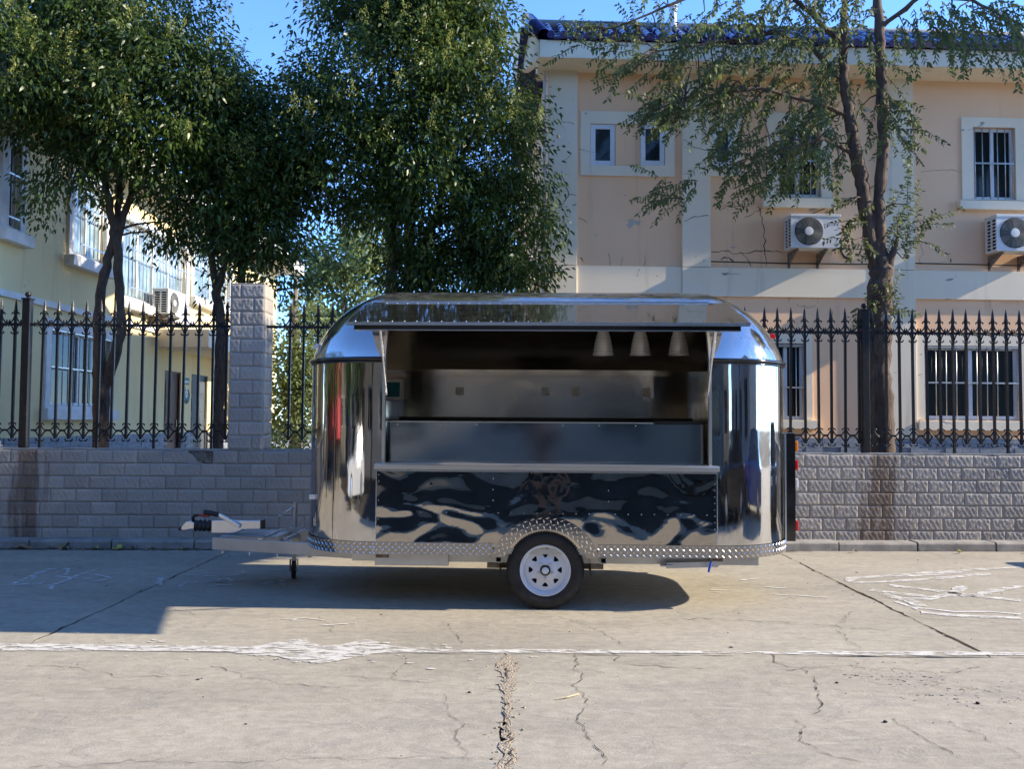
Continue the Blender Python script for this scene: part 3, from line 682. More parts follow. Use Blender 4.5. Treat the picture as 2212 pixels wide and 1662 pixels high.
def fence(x0, x1, first, label, posts=()):
    """one run of fence: rail, pickets with tips and scrolls, posts"""
    f = empty('iron_fence', SITE.world(x0, FY, WALL_TOP), SITE.yaw, label, 'fence', 'runs of black spear-topped fence on the wall')
    zr = Z_RAIL - WALL_TOP; zl = Z_LOW - WALL_TOP
    part('top_rail', M['iron'], f, (0, x1-x0, -0.012, 0.012, zr-0.018, zr+0.016), bevel=0.003)
    x = first - x0; k = 0
    while x < x1 - x0 - 0.03:
        if not any(abs(x + x0 - p) < 0.055 for p in posts):
            ph = zr; long_ = k % 4 == 2
            b = link('picket', BAR_LONG if long_ else BAR_SHORT, f, (x + rf.gauss(0, .0025), 0, ph), (rf.gauss(0, .004), rf.gauss(0, .0045), rf.gauss(0, .03)))
            rz = rf.gauss(0, 0.03); ry = rf.gauss(0, 0.014)
            link('spear_tip', TIPM, b, (0, 0, 0), (0, ry, 0)); link('upper_scroll', UP, b, (0, -0.004, 0), (0, 0, rz)); link('lower_scroll', DN, b, (0, -0.014, 0), (0, 0, rz)); link('foot_scroll', BT, b, (0, 0, Z_LOW-Z_RAIL))
        if not any(abs(x + x0 + half - p) < 0.05 for p in posts) and x + half < x1 - x0:
            link('rosette', ROSM, f, (x+half, -0.012, zr)); link('link_plate', BRK, f, (x+half, 0, zl))
        x += PITCH_X; k += 1
    for p in posts:
        top = SITE.hit(60 if p < 0 else 1866, 648 if p < 0 else 672, FY)[1] - WALL_TOP
        q = MB(); q.box(p-x0-0.047, p-x0+0.047, -0.047, 0.047, 0.002, top); o = q.build('post', M['iron'], f, bevel=0.006)
        q = MB(); q.box(p-x0-0.056, p-x0+0.056, -0.056, 0.056, top, top+0.02); q.lathe([(0.014, 0.02), (0.014, 0.034), (0.026, 0.042), (0.037, 0.062), (0.037, 0.074), (0.026, 0.094), (0.002, 0.102)], (p-x0, 0, top), n=14)
        q.build('ball_finial', M['iron'], o, smooth=40)
pA = SITE.hit(56, 800, FY)[0]; pB = SITE.hit(1868, 820, FY)[0]
fence(-9.4, px0 - 0.005, SITE.hit(32, 760, FY)[0] - 20*PITCH_X, 'spear-topped iron fence run left of the grey pillar, with ball-topped post', (pA,))
fence(px0 + PW + 0.01, pB - 8.0*PITCH_X, SITE.hit(626, 760, FY)[0] - PITCH_X*0, 'spear-topped iron fence run from the grey pillar to behind the trailer')
fence(pB - 8.0*PITCH_X, 8.2, pB - 8.0*PITCH_X + 0.10, 'spear-topped iron fence run right of the trailer, elm trunk behind it', (pB,))
# ================================================================== BUILDINGS
def glazing(parent, x0, x1, z0, z1, y, cols=2, fw=0.045, glass='glass', transom=None, name='window'):
    """frame with sashes (one part) and its panes (sub-parts)"""
    m = MB(); d0, d1 = y, y + 0.05
    m.box(x0, x0+fw, d0, d1, z0, z1); m.box(x1-fw, x1, d0, d1, z0, z1)
    m.box(x0+fw, x1-fw, d0+0.001, d1, z0, z0+fw); m.box(x0+fw, x1-fw, d0+0.001, d1, z1-fw, z1)
    xs = [x0+fw] + [x0+fw + (x1-x0-2*fw)*k/cols for k in range(1, cols)] + [x1-fw]
    for xm in xs[1:-1]: m.box(xm-fw*0.5, xm+fw*0.5, d0-0.004, d1-0.004, z0+fw, z1-fw)
    o = m.build(name, M['white'], parent, bevel=0.004)
    for k in range(cols):
        a = xs[k] + (fw*0.5 if k else 0); b = xs[k+1] - (fw*0.5 if k < cols-1 else 0)
        q = MB(); yy = d0 + 0.022 + 0.006*(k % 2); q.box(a, b, yy, yy+0.006, z0+fw, z1-fw); q.build('pane', M[glass], o)
    return o
def grille(win, x0, x1, z0, z1, y, n, rails=(0.5,), r=0.008):
    bm_ = MB().cyl((0, 0, z0), (0, 0, z1), r, n=7).mesh('security_bar', M['bars'], smooth=True)
    for k in range(n): link('security_bar', bm_, win, (x0 + (x1-x0)*k/(n-1), y, 0))
    for q in rails:
        z = z0 + (z1-z0)*q; MB().box(x0-0.01, x1+0.01, y-0.018, y-0.006, z-0.012, z+0.012).build('grille_rail', M['bars'], win)
def trim(parent, x0, x1, z0, z1, hx0, hx1, hz0, hz1, y0, y1, mt='beige'):
    """raised surround with an opening"""
    m = MB()
    for (a, b, c, d) in ((x0, hx0, z0, z1), (hx1, x1, z0, z1), (hx0, hx1, hz1, z1), (hx0, hx1, z0, hz0)):
        if b - a > 0.004 and d - c > 0.004: m.box(a, b, y0, y1, c, d)
    return m.build('window_surround', M[mt], parent)
def crackline(parent, fr, uv, y, wid=0.012, seed=0):
    rr = random.Random(seed); P = []
    for (a, b) in zip(uv[:-1], uv[1:]):
        A = fr.hit(*a, y); B = fr.hit(*b, y); k = max(3, int(math.dist(A, B)/0.06))
        for i in range(k):
            t = i/k; P.append((A[0]+(B[0]-A[0])*t + rr.gauss(0, .012), y, A[1]+(B[1]-A[1])*t + rr.gauss(0, .012)))
    B = fr.hit(*uv[-1], y); P.append((B[0], y, B[1]))
    m = MB(); m.strip(P, [wid*rr.uniform(.3, 1.1) for _ in P], up=(0, -1, 0)); m.build('crack', M['crack'], parent, recalc=False)

def ac_unit(parent_frame, x0, x1, z0, z1, ywall, label, sub_label=True):
    """split air-conditioner outdoor unit on two brackets"""
    W_, H_ = x1-x0, z1-z0; D_ = 0.30; f = parent_frame
    a = empty('air_conditioner', f.world(x0, ywall, z0), f.yaw, label, 'air conditioner', 'outdoor air-conditioning units')
    y0, y1 = -0.10-D_, -0.10
    m = MB(); fx, fz, fr_ = W_*0.36, H_*0.50, H_*0.43
    # front sheet with a round opening
    n = 40; ring = [(fx + fr_*math.cos(2*PI*k/n), y0, fz + fr_*math.sin(2*PI*k/n)) for k in range(n)]
    outer = []
    for k in range(n):
        c, s = math.cos(2*PI*k/n), math.sin(2*PI*k/n); t = min(((W_-fx) if c > 0 else fx)/max(1e-6, abs(c)), (H_-fz if s > 0 else fz)/max(1e-6, abs(s)))
        outer.append((fx + c*t, y0, fz + s*t))
    m.add(ring + outer, [(k, (k+1)%n, n+(k+1)%n, n+k) for k in range(n)])
    for cxx, czz in ((0, 0), (W_, 0), (W_, H_), (0, H_)):
        near = sorted(range(n), key=lambda k: math.dist((outer[k][0], outer[k][2]), (cxx, czz)))[:2]
        m.add([outer[near[0]], outer[near[1]], (cxx, y0, czz)], [(0, 1, 2)])
    m.add([(0,y0,0),(W_,y0,0),(W_,y1,0),(0,y1,0),(0,y0,H_),(W_,y0,H_),(W_,y1,H_),(0,y1,H_)], [(0,3,2,1),(4,5,6,7),(1,2,6,5),(2,3,7,6)])
    m.lathe([(fr_, 0.0), (fr_+0.012, -0.006), (fr_+0.016, 0.0)], (fx, y0, fz), (0, 1, 0), n)
    m.lathe([(fr_, 0.0), (fr_*0.98, 0.10)], (fx, y0, fz), (0, 1, 0), n)
    cas = m.build('casing', M['ac'], a)
    part('lid', M['ac'], a, (-0.008, W_+0.008, y0-0.008, y1+0.005, H_-0.028, H_+0.012), bevel=0.005)
    MB().lathe([(0.001, 0.1), (fr_*0.97, 0.1)], (fx, y0, fz), (0, 1, 0), n).build('fan_cavity', M['dark'], a)
    m = MB()
    for k in range(5):
        ang = k*2*PI/5
        pts = [(fx + rr*math.cos(ang+da), y0+0.05+0.03*dy, fz + rr*math.sin(ang+da)) for rr, da, dy in ((fr_*.25, -.25, 1), (fr_*.9, -.35, 1), (fr_*.9, .3, -1), (fr_*.25, .25, -1))]
        m.add(pts, [(0, 1, 2, 3)])
    m.build('fan_blade', M['grille'], a, recalc=False)
    m = MB()
    for k in range(11):
        rr = fr_*(0.36 + 0.058*k); m.tube([(fx + rr*math.cos(2*PI*i/36), y0-0.012, fz + rr*math.sin(2*PI*i/36)) for i in range(36)], 0.0028, 4, closed=True)
    for k in range(18):
        c, s = math.cos(2*PI*k/18), math.sin(2*PI*k/18); m.cyl((fx+fr_*.3*c, y0-0.010, fz+fr_*.3*s), (fx+fr_*c, y0-0.006, fz+fr_*s), 0.003, n=4)
    g = m.build('fan_grille', M['grille'], a)
    MB().lathe([(0.001, -0.020), (fr_*0.27, -0.018), (fr_*0.31, -0.008)], (fx, y0, fz), (0, 1, 0), 24).build('grille_hub', M['ac'], g, smooth=40)
    # side with its air slots
    m = MB(); cols, rows = 2, 9
    wall_holes(m, y0, y1, 0, H_, 0, [(y0 + 0.03 + 0.13*c, y0 + 0.03 + 0.13*c + 0.10, 0.03 + (H_-0.07)/rows*r, 0.03 + (H_-0.07)/rows*(r+0.72)) for c in range(cols) for r in range(rows)], 0.015)
    m.v = [(v[1], v[0], v[2]) for v in m.v]; m.build('louvre_side', M['ac'], a)
    part('coil', M['dark'], a, (0.02, 0.03, y0+0.02, y1-0.01, 0.02, H_-0.03))
    for bx in (W_*0.14, W_*0.74):
        m = MB(); m.box(bx-0.016, bx+0.016, y0+0.02, 0.0, -0.045, -0.012)
        m.prism([(bx-0.004, -0.012, -0.045), (bx-0.004, y0+0.05, -0.045), (bx-0.004, -0.012, -0.22)], (0.008, 0, 0)); m.box(bx-0.02, bx+0.02, -0.012, 0.0, -0.25, -0.01)
        m.build('bracket', M['rust'], a)
    m = MB(); m.tube([(W_, y0+0.16, H_*0.35), (W_+0.06, y0+0.18, H_*0.36), (W_+0.12, y0+0.24, H_*0.26), (W_+0.16, -0.03, H_*0.05), (W_+0.22, -0.02, -0.06), (W_+0.34, -0.02, -0.10)], 0.016, 7)
    m.tube([(W_, y0+0.18, H_*0.28), (W_+0.05, y0+0.2, H_*0.22), (W_+0.10, y0+0.22, H_*0.36), (W_+0.04, y0+0.2, H_*0.40), (W_+0.02, y0+0.2, H_*0.3)], 0.008, 6); m.build('pipe', M['cable'], a, smooth=True)
    if sub_label:
        part('name_plate', mat('faded_name_plate', (0.42, 0.40, 0.42), 0.5, var=0.3, scale=60), a, (W_*0.76, W_*0.96, y0-0.002, y0-0.0005, H_*0.70, H_*0.76))
    return a

# ------------------------------------------------------------------ right building: peach render, grey-beige pilasters, blue tiles
BR = Frame(0, 13.45, 2.4)
b = empty('peach_building', (BR.o.x, BR.o.y, 0), BR.yaw, 'two-storey peach rendered building with blue tiled roof behind the fence', 'building')
H = lambda u, v, y=0.0: BR.hit(u, v, y)
def rect(u0, v0, u1, v1, y=0.0):
    x0, _ = H(u0, (v0+v1)/2, y); x1, _ = H(u1, (v0+v1)/2, y); _, z1 = H((u0+u1)/2, v0, y); _, z0 = H((u0+u1)/2, v1, y)
    return (x0, x1, z0, z1)
XL = H(1187, 400, -0.07)[0]; XR = 12.5
Z_FB = H(1500, 131, -0.55)[1]; Z_FT = H(1500, 93, -0.55)[1]                      # fascia
Z_SOF = Z_FB + 0.03
Z_B1, Z_B0 = H(1500, 577, -0.06)[1], H(1800, 643, -0.06)[1]                       # string band
Z_ST = H(2000, 948, 0)[1]
w1 = rect(1275, 268, 1329, 358); w2 = rect(1383, 267, 1436, 358); w3 = rect(1538, 271, 1584, 361)
w4 = rect(1678, 270, 1772, 426); w5 = rect(2100, 276, 2192, 432); l1 = rect(1660, 742, 1737, 907); l2 = rect(1995, 748, 2202, 908)
l0 = (l1[0]-5.2, l1[0]-3.9, l1[2], l1[3])
holes = [w1, w2, w3, w4, w5, l1, l2]
m = MB(); wall_holes(m, XL, XR, Z_ST, Z_SOF, 0.0, holes, 0.11); m.build('facade_wall', M['peach'], b, recalc=False)
m = MB(); m.add([(XL, 0, 0), (XL-0.22, 5.5, 0), (XL-0.22, 5.5, Z_SOF), (XL, 0, Z_SOF)], [(0,1,2,3)]); m.add([(XL-.22, 5.5, 0), (XR, 5.5, 0), (XR, 5.5, Z_SOF), (XL-.22, 5.5, Z_SOF)], [(0,1,2,3)])
m.add([(XR, 5.5, 0), (XR, 0, 0), (XR, 0, Z_SOF), (XR, 5.5, Z_SOF)], [(0,1,2,3)]); m.build('end_wall', M['peach'], b, recalc=False)
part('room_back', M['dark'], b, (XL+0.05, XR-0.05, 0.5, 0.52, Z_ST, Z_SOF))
pils = [(XL-0.02, H(1247, 400, -0.07)[0]), (H(1474, 400, -0.07)[0], H(1535, 400, -0.07)[0]), (H(1905, 400, -0.07)[0], H(1975, 400, -0.07)[0])]
for a, c in pils + [(9.2, 9.75)]:
    part('pilaster', M['beige'], b, (a, c, -0.07, 0.02, Z_B1+0.004, Z_SOF), bevel=0.004); part('pilaster', M['beige'], b, (a, c, -0.07, 0.02, Z_ST, Z_B1-0.004), bevel=0.004)
edges = [p for q in pils for p in q] + [9.2, 9.75, XR]
for a, c in [(edges[1], edges[2]), (edges[3], edges[4]), (edges[5], 9.2), (9.75, XR)]:
    part('string_band', M['beige'], b, (a+0.002, c-0.002, -0.045, 0.01, Z_B0, Z_B1), bevel=0.003)
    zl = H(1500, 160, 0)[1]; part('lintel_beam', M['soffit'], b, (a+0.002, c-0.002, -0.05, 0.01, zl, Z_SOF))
part('downpipe', M['trim_white'], b, (XL-0.10, XL-0.055, -0.03, 0.03, 0, Z_FB))
# surrounds, sills, windows
t1 = rect(1254, 241, 1458, 380, -0.03)
m = MB(); wall_holes(m, t1[0], t1[1], t1[2], t1[3], -0.03, [(w1[0], w1[1], w1[2], w1[3]), (w2[0], w2[1], w2[2], w2[3]), (w1[1]+0.004, w2[0]-0.004, w1[2], w1[3])], 0.03)
m.add([(t1[0],-.03,t1[2]),(t1[1],-.03,t1[2]),(t1[1],0,t1[2]),(t1[0],0,t1[2]),(t1[0],-.03,t1[3]),(t1[1],-.03,t1[3]),(t1[1],0,t1[3]),(t1[0],0,t1[3])], [(0,3,2,1),(4,5,6,7),(1,2,6,5),(0,4,7,3)])
m.build('window_surround', M['beige'], b, recalc=False)
t3 = rect(1535, 246, 1603, 381, -0.03); trim(b, max(t3[0], edges[3]+.003), t3[1], t3[2], t3[3], w3[0], w3[1], w3[2], w3[3], -0.03, 0.0)
t4 = rect(1657, 244, 1796, 426, -0.03); trim(b, *t4, *w4, -0.03, 0.0)
t5 = rect(2078, 254, 2214, 432, -0.03); trim(b, *t5, *w5, -0.03, 0.0)
s4 = rect(1649, 427, 1806, 448, -0.1); part('window_sill', M['beige'], b, (s4[0], s4[1], -0.10, 0.0, s4[2], s4[3]), bevel=0.006)
s5 = rect(2075, 433, 2219, 452, -0.1); part('window_sill', M['beige'], b, (s5[0], s5[1], -0.10, 0.0, s5[2], s5[3]), bevel=0.006)
lt1 = rect(1640, 715, 1755, 907, -0.03); trim(b, *lt1, *l1, -0.03, 0.0)
lt2 = rect(1972, 722, 2225, 908, -0.03); trim(b, *lt2, *l2, -0.03, 0.0)
q = rect(1650, 908, 1770, 927, -0.1); part('window_sill', M['beige'], b, (q[0], q[1], -0.10, 0.0, q[2], q[3]), bevel=0.006)
q = rect(1986, 910, 2222, 931, -0.1); part('window_sill', M['beige'], b, (q[0], q[1], -0.10, 0.0, q[2], q[3]), bevel=0.006)
for ww in (w1, w2, w3): glazing(b, ww[0]+.005, ww[1]-.005, ww[2]+.005, ww[3]-.005, -0.01, 1, 0.075)
for ww, nb in ((w4, 6), (w5, 6)):
    o = glazing(b, ww[0]+.004, ww[1]-.004, ww[2]+.004, ww[3]-.004, 0.035, 2, 0.05); grille(o, ww[0]+0.04, ww[1]-0.04, ww[2]+0.01, ww[3]-0.01, -0.01, nb)
o = glazing(b, l1[0]+.004, l1[1]-.004, l1[2]+.004, l1[3]-.004, 0.035, 2, 0.05); grille(o, l1[0]+0.03, l1[1]-0.03, l1[2], l1[3], -0.01, 6, (0.42, 0.97))
o = glazing(b, l2[0]+.004, l2[1]-.004, l2[2]+.004, l2[3]-.004, 0.035, 2, 0.06); grille(o, l2[0]+0.03, l2[1]-0.03, l2[2], l2[3], -0.01, 10, (0.5, 0.98))
# eaves
XE = H(1166, 110, -0.55)[0]
m = MB(); m.box(XE, XR+.4, -0.55, 0.35, Z_FB, Z_FT); m.build('fascia', M['beige'], b, bevel=0.006)
m = MB(); m.add([(XE-0.004, -0.55, Z_FB), (XE-0.30, 1.9, Z_FB+0.62), (XE-0.30, 1.9, Z_FT+1.25), (XE-0.004, -0.55, Z_FT)], [(0,1,2,3)]); m.add([(XE+0.10, -0.40, Z_FB), (XE-0.20, 1.9, Z_FB+0.62), (XE-0.30, 1.9, Z_FB+0.62), (XE-0.004, -0.55, Z_FB)], [(0,1,2,3)]); m.build('gable_fascia', M['beige'], b, recalc=False)
part('roof_deck', M['blue_tile'], b, (XE+.02, XR+.3, 0.36, 0.40, Z_FB, Z_FT))
SL = R(33); TP, TC = 0.185, 0.245                                                # roof slope, tile spacing and gauge
ey, ez = -0.62, Z_FT + 0.02
rows, cols = 4, int((XR + 0.2 - XE)/TP)
def roll_mesh(name, r, L_, n=9, cap=False):
    m = MB(); vs = []
    for k, (yy, rr) in enumerate(((0, r), (0.012, r*1.06), (L_*0.5, r*0.98), (L_, r*0.90))):
        for i in range(n+1):
            a = PI*i/n; vs.append((rr*math.cos(a), yy, rr*math.sin(a)*1.05))
    m.add(vs, [(k*(n+1)+i, k*(n+1)+i+1, (k+1)*(n+1)+i+1, (k+1)*(n+1)+i) for k in range(3) for i in range(n)])
    if cap: m.lathe([(0.001, -0.006), (r*1.02, -0.006), (r*1.06, 0.0), (r*1.06, 0.014)], (0, 0, r*0.35), (0, 1, 0), 16)
    return m.mesh(name, M['blue_tile'], smooth=40)
ROLL_M, EAVE_M = roll_mesh('roll_tile', 0.052, TC+0.03), roll_mesh('eave_tile', 0.056, TC+0.03, cap=True)
m = MB(); m.add([(-TP/2, 0, 0.010), (-TP*0.2, 0, -0.012), (TP*0.2, 0, -0.012), (TP/2, 0, 0.010), (-TP/2, TC+.03, 0.0), (-TP*0.2, TC+.03, -0.022), (TP*0.2, TC+.03, -0.022), (TP/2, TC+.03, 0.0),
       (-TP/2, 0, -0.02), (-TP*.2, 0, -0.05), (TP*.2, 0, -0.05), (TP/2, 0, -0.02)], [(0,1,5,4),(1,2,6,5),(2,3,7,6),(8,9,1,0),(9,10,2,1),(10,11,3,2)])
PAN_M = m.mesh('pan_tile', M['blue_tile'], recalc=False)
rr_ = random.Random(12); count = 0
pan = MB()
for i in range(cols):
    x = XE + 0.16 + i*TP
    for r_ in range(rows):
        yy, zz = ey + r_*TC*math.cos(SL), ez + r_*TC*math.sin(SL) + 0.012*1
        if count < 290: link('eave_tile' if r_ == 0 else 'roll_tile', EAVE_M if r_ == 0 else ROLL_M, b, (x + rr_.gauss(0, .003), yy, zz), (SL, rr_.gauss(0, .02), rr_.gauss(0, .012))); count += 1
        else: break
        if count < 290 and r_ == 0: link('pan_tile', PAN_M, b, (x + TP/2, yy, zz + 0.004), (SL, 0, 0)); count += 1
    for r_ in range(1, rows + 1):
        yy, zz = ey + r_*TC*math.cos(SL), ez + r_*TC*math.sin(SL); c_, s_ = math.cos(SL), math.sin(SL)
        pan.add([(x + dx, yy + (k*(TC+.02))*c_, zz + (k*(TC+.02))*s_ + dz + (0.012 if k == 0 else 0)) for k in (0, 1) for dx, dz in ((TP*.1, .01), (TP*.3, -.014), (TP*.7, -.014), (TP*.9, .01))], [(0,1,5,4),(1,2,6,5),(2,3,7,6)])
    if count >= 290:
        pass
o = pan.build('pan_tile_courses', M['blue_tile'], b, recalc=False); o['kind'] = 'stuff'
xdone = XE + 0.16 + (290 // (rows+1))*TP
m = MB()
for i in range(cols):
    x = XE + 0.16 + i*TP
    if x < xdone - 0.02: continue
    for r_ in range(rows):
        yy, zz = ey + r_*TC*math.cos(SL), ez + r_*TC*math.sin(SL); c_, s_ = math.cos(SL), math.sin(SL)
        m.tube([(x, yy, zz + .012), (x, yy + TC*c_, zz + TC*s_ + .004)], [0.054, 0.049], 10)
if m.v:
    o = m.build('roll_tile_courses', M['blue_tile'], b, smooth=40); o['kind'] = 'stuff'
m = MB(); yr, zr_ = ey + (rows+.15)*TC*math.cos(SL), ez + (rows+.15)*TC*math.sin(SL)
m.add([(XE+.05, ey+.05, ez-.02), (XR+.3, ey+.05, ez-.02), (XR+.3, yr, zr_-.02), (XE-0.25, yr, zr_-.02)], [(0,1,2,3)]); m.add([(XE-.25, yr, zr_-.02), (XR+.3, yr, zr_-.02), (XR+.3, yr+2.5, zr_-1.5), (XE-.3, yr+2.5, zr_-1.5)], [(0,1,2,3)]); m.build('roof_slope', M['blue_tile'], b, recalc=False)
# verge of curved tiles climbing the gable and the ridge
VM = MB(); n = 12
VM.lathe([(0.105, 0.0), (0.112, 0.012), (0.100, 0.02), (0.096, 0.13)], ax=(0, 1, 0), n=18); VERGE = VM.mesh('verge_tile', M['blue_tile'], smooth=30)
for k in range(14):
    t = k*0.115; link('verge_tile', VERGE, b, (XE + 0.06 - 0.10*t, ey + 0.02 + t*math.cos(SL), ez + 0.01 + t*math.sin(SL)), (SL, 0, 0.1))
m = MB(); m.tube([(XE-0.12, yr, zr_+.02), (XR+.3, yr, zr_+.02)], 0.07, 10); m.build('ridge', M['cap'], b, smooth=True)
# vent pipe on the roof
vp = BR.hit(1454, 80, 0.15)
m = MB(); m.cyl((vp[0], 0.15, vp[1]-0.2), (vp[0], 0.15, BR.hit(1454, 22, 0.15)[1]), 0.055, n=16); z = BR.hit(1454, 22, 0.15)[1]
m.cyl((vp[0], 0.15, z), (vp[0], 0.15, z+0.03), 0.066, n=16); m.cyl((vp[0], 0.15, z+0.06), (vp[0], 0.15, z+0.075), 0.075, n=16); m.cyl((vp[0], 0.15, z+0.02), (vp[0], 0.15, z+0.07), 0.02, n=8)
m.cyl((vp[0], 0.15, z-0.20), (vp[0], 0.15, z-0.18), 0.059, n=16); m.build('vent_pipe', M['white'], b, smooth=40)
# plinth of little split stones behind the fence
m = MB(); rr = random.Random(3); z = Z_ST - 0.004; k = 0
while z > 0.85:
    x = 2.6 + (k % 2)*0.14; h_ = 0.068
    while x < 8.6: m.box(x, x+0.27, -0.05 + rr.gauss(0, .005), 0.02, z-h_, z); x += 0.276
    z -= h_ + 0.005; k += 1
o = m.build('plinth_stones', M['grey_base'], b); o['kind'] = 'stuff'
part('plinth', M['mortar'], b, (XL, XR, -0.035, 0.0, 0, Z_ST-0.002))
for i, (uv, yy, wd_) in enumerate([
    ([(1266,868*.55),(1250,470)], -.001, .01),
    ([(1363,432),(1390,436),(1420,441)], -.001, .008), ([(1405,432),(1440,440),(1470,443)], -.001, .009),
    ([(1213,370),(1221,400),(1228,420),(1215,445),(1225,470)], -.073, .012), ([(1228,420),(1245,422)], -.073, .008), ([(1216,345),(1235,330)], -.073, .006), ([(1205,262),(1220,264),(1240,268)], -.073, .008),
    ([(1345,556),(1342,575)], -.002, .008), ([(1314,552),(1318,575)], -.002, .008), ([(1393,555),(1390,575)], -.002, .007),
    ([(1538,545),(1560,540),(1580,548),(1610,546),(1650,541),(1690,546)], -.001, .014), ([(1640,447),(1648,480),(1650,520),(1655,575)], -.001, .014), ([(1610,470),(1640,455),(1655,440),(1700,449)], -.001, .01), ([(1545,443),(1580,447),(1620,444)], -.001, .009),
    ([(1555,560),(1570,555),(1585,565)], -.001, .02), ([(1600,545),(1612,556),(1622,575)], -.001, .012), ([(1480,480),(1500,470),(1530,465)], -.073, .010), ([(1478,300),(1500,318),(1532,325)], -.073, .008),
    ([(1250,323),(1290,330),(1300,324)], -.033, .006), ([(2078,370),(2040,368),(1990,372)], -.001, .005), ([(1985,515),(1992,545),(1988,570)], -.001, .006),
    ([(1720,660),(1745,665),(1760,661)], -.001, .008), ([(1790,668),(1800,690),(1790,715)], -.001, .006), ([(1560,590),(1600,592)], -.047, .01), ([(1380,580),(1376,598)], -.047, .008)]): crackline(b, BR, uv, yy - 0.002, wd_, i)
a1 = rect(1709, 464, 1815, 535, -0.40); ac_unit(BR, a1[0], a1[1], a1[2], a1[3], 0.0, 'white outdoor air conditioner under the upper window beside the elm trunk')
a2 = rect(2153, 465, 2262, 542, -0.40); ac_unit(BR, a2[0], a2[1], a2[2], a2[3], 0.0, 'white outdoor air conditioner at the right edge under the barred window')
m = MB(); P = [BR.world(*(lambda q: (q[0], -0.06, q[1]))(BR.hit(u, v, -.06))) for u, v in ((1752, 463), (1800, 442), (1850, 425), (1890, 400))]
m.tube(P, 0.007, 5); tag(m.build('slack_cable', M['cable']), 'thin slack cable across the peach wall above the air conditioner', 'cable')

# rust that has run from the brackets, and conduits on the wall
m = MB(); rr = random.Random(5)
for ax_, az_ in ((a1[0], a1[2]), (a2[0], a2[2])):
    for bx in ((a1[1]-a1[0])*.14, (a1[1]-a1[0])*.74):
        P = [(ax_+bx+rr.gauss(0, .004), -.003, az_-.25-k*.05) for k in range(12)]; m.strip(P, [.030*(1-k/13)*rr.uniform(.5, 1.1) for k in range(12)], up=(0, -1, 0))
m.build('rust_streaks', worn_paint('rust_streak', (0.23, 0.12, 0.06), 0.46, 20), b, recalc=False)
m = MB(); zc = Z_B1 + 0.10
m.tube([(edges[3]+.02, -.012, zc), (edges[3]+1.2, -.012, zc-.012), (edges[4]-.02, -.012, zc-.005)], .008, 5); m.tube([(edges[5]+.02, -.012, zc+.02), (9.1, -.012, zc)], .008, 5); m.build('conduit', M['cable'], b)
# ------------------------------------------------------------------ left building: yellow, seen along its side
BL = Frame(-7.02, 12.0, 89.3)
yb = empty('yellow_building', (BL.o.x, BL.o.y, 0), BL.yaw, 'two-storey yellow rendered building with barred windows and door canopy', 'building')
def lrect(u0, v0, u1, v1, ua=None):
    """rectangle on the receding wall: u0,u1 are its near and far uprights; v0,v1 its top and sill at the near upright"""
    x0, z1 = BL.hit(u0, v0); _, z0 = BL.hit(u0, v1); x1, _ = BL.hit(u1, v1); return (x0, x1, z0, z1)
X0, X1 = -0.7, BL.hit(597, 700)[0]
ZE = 5.84; ZB = BL.hit(8, 626)[1]; ZBb = BL.hit(8, 641)[1]; ZS = BL.hit(300, 938)[1]
wl = [lrect(106, 709, 232, 876), lrect(14, 300, 37, 490), lrect(157, 380, 222, 548), lrect(262, 470, 398, 640), lrect(417, 520, 493, 638)]
d1 = (BL.hit(356, 800)[0], BL.hit(391, 800)[0], 0.45, BL.hit(356, 800)[1]); d2 = (BL.hit(414, 808)[0], BL.hit(449, 808)[0], 0.45, BL.hit(414, 808)[1])
m = MB(); wall_holes(m, X0, X1, ZS, ZE, 0.0, wl + [(d1[0], d1[1], ZS, d1[3]), (d2[0], d2[1], ZS, d2[3])], 0.12); m.build('facade_wall', M['yellow'], yb, recalc=False)
m = MB(); m.add([(X1, 0, 0), (X1, 8, 0), (X1, 8, ZE), (X1, 0, ZE)], [(0,1,2,3)]); m.add([(X0, 0, 0), (X0, 8, 0), (X0, 8, ZE), (X0, 0, ZE)], [(0,1,2,3)]); m.build('end_wall', M['yellow'], yb, recalc=False)
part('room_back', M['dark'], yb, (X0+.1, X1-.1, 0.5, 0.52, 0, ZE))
part('string_band', M['trim_white'], yb, (X0, X1+.03, -0.04, 0.0, ZBb, ZB))
part('eave_slab', M['trim_white'], yb, (X0-.1, X1+.5, -0.66, 8.3, ZE+.002, 6.18), bevel=0.01)
m = MB(); m.add([(X0-.1, -.7, 6.2), (X1+.5, -.7, 6.2), (X1-2, 4, 8.2), (X0+2, 4, 8.2)], [(0,1,2,3)]); m.add([(X1+.5, -.7, 6.2), (X1+.5, 8.3, 6.2), (X1-2, 4, 8.2)], [(0,1,2)]); m.build('roof', M['blue_tile'], yb, recalc=False)
for i, q in enumerate(wl):
    gl = 'glass' if i in (0, 1) else 'glass_blue'
    o = glazing(yb, q[0]+.005, q[1]-.005, q[2]+.005, q[3]-.005, 0.04, 2 if i != 3 else 4, 0.05, gl)
    pad = 0.14
    trim(yb, q[0]-pad, q[1]+pad, q[2]-0.05, q[3]+pad, *q, -0.05, 0.0, 'trim_white')
    part('window_sill', M['trim_white'], yb, (q[0]-pad-.05, q[1]+pad+.05, -0.16 if i else -0.12, 0.0, q[2]-0.22, q[2]-0.052), bevel=0.008)
    if i: grille(o, q[0]+.02, q[1]-.02, q[2], q[3], -0.14 if i > 1 else -0.03, (0, 4, 8, 20, 12)[i], (0.12, 0.62, 0.98), 0.007)
    else: grille(o, q[0]+.02, q[1]-.02, q[2], q[3], -0.03, 12, (0.5, 0.985), 0.008)
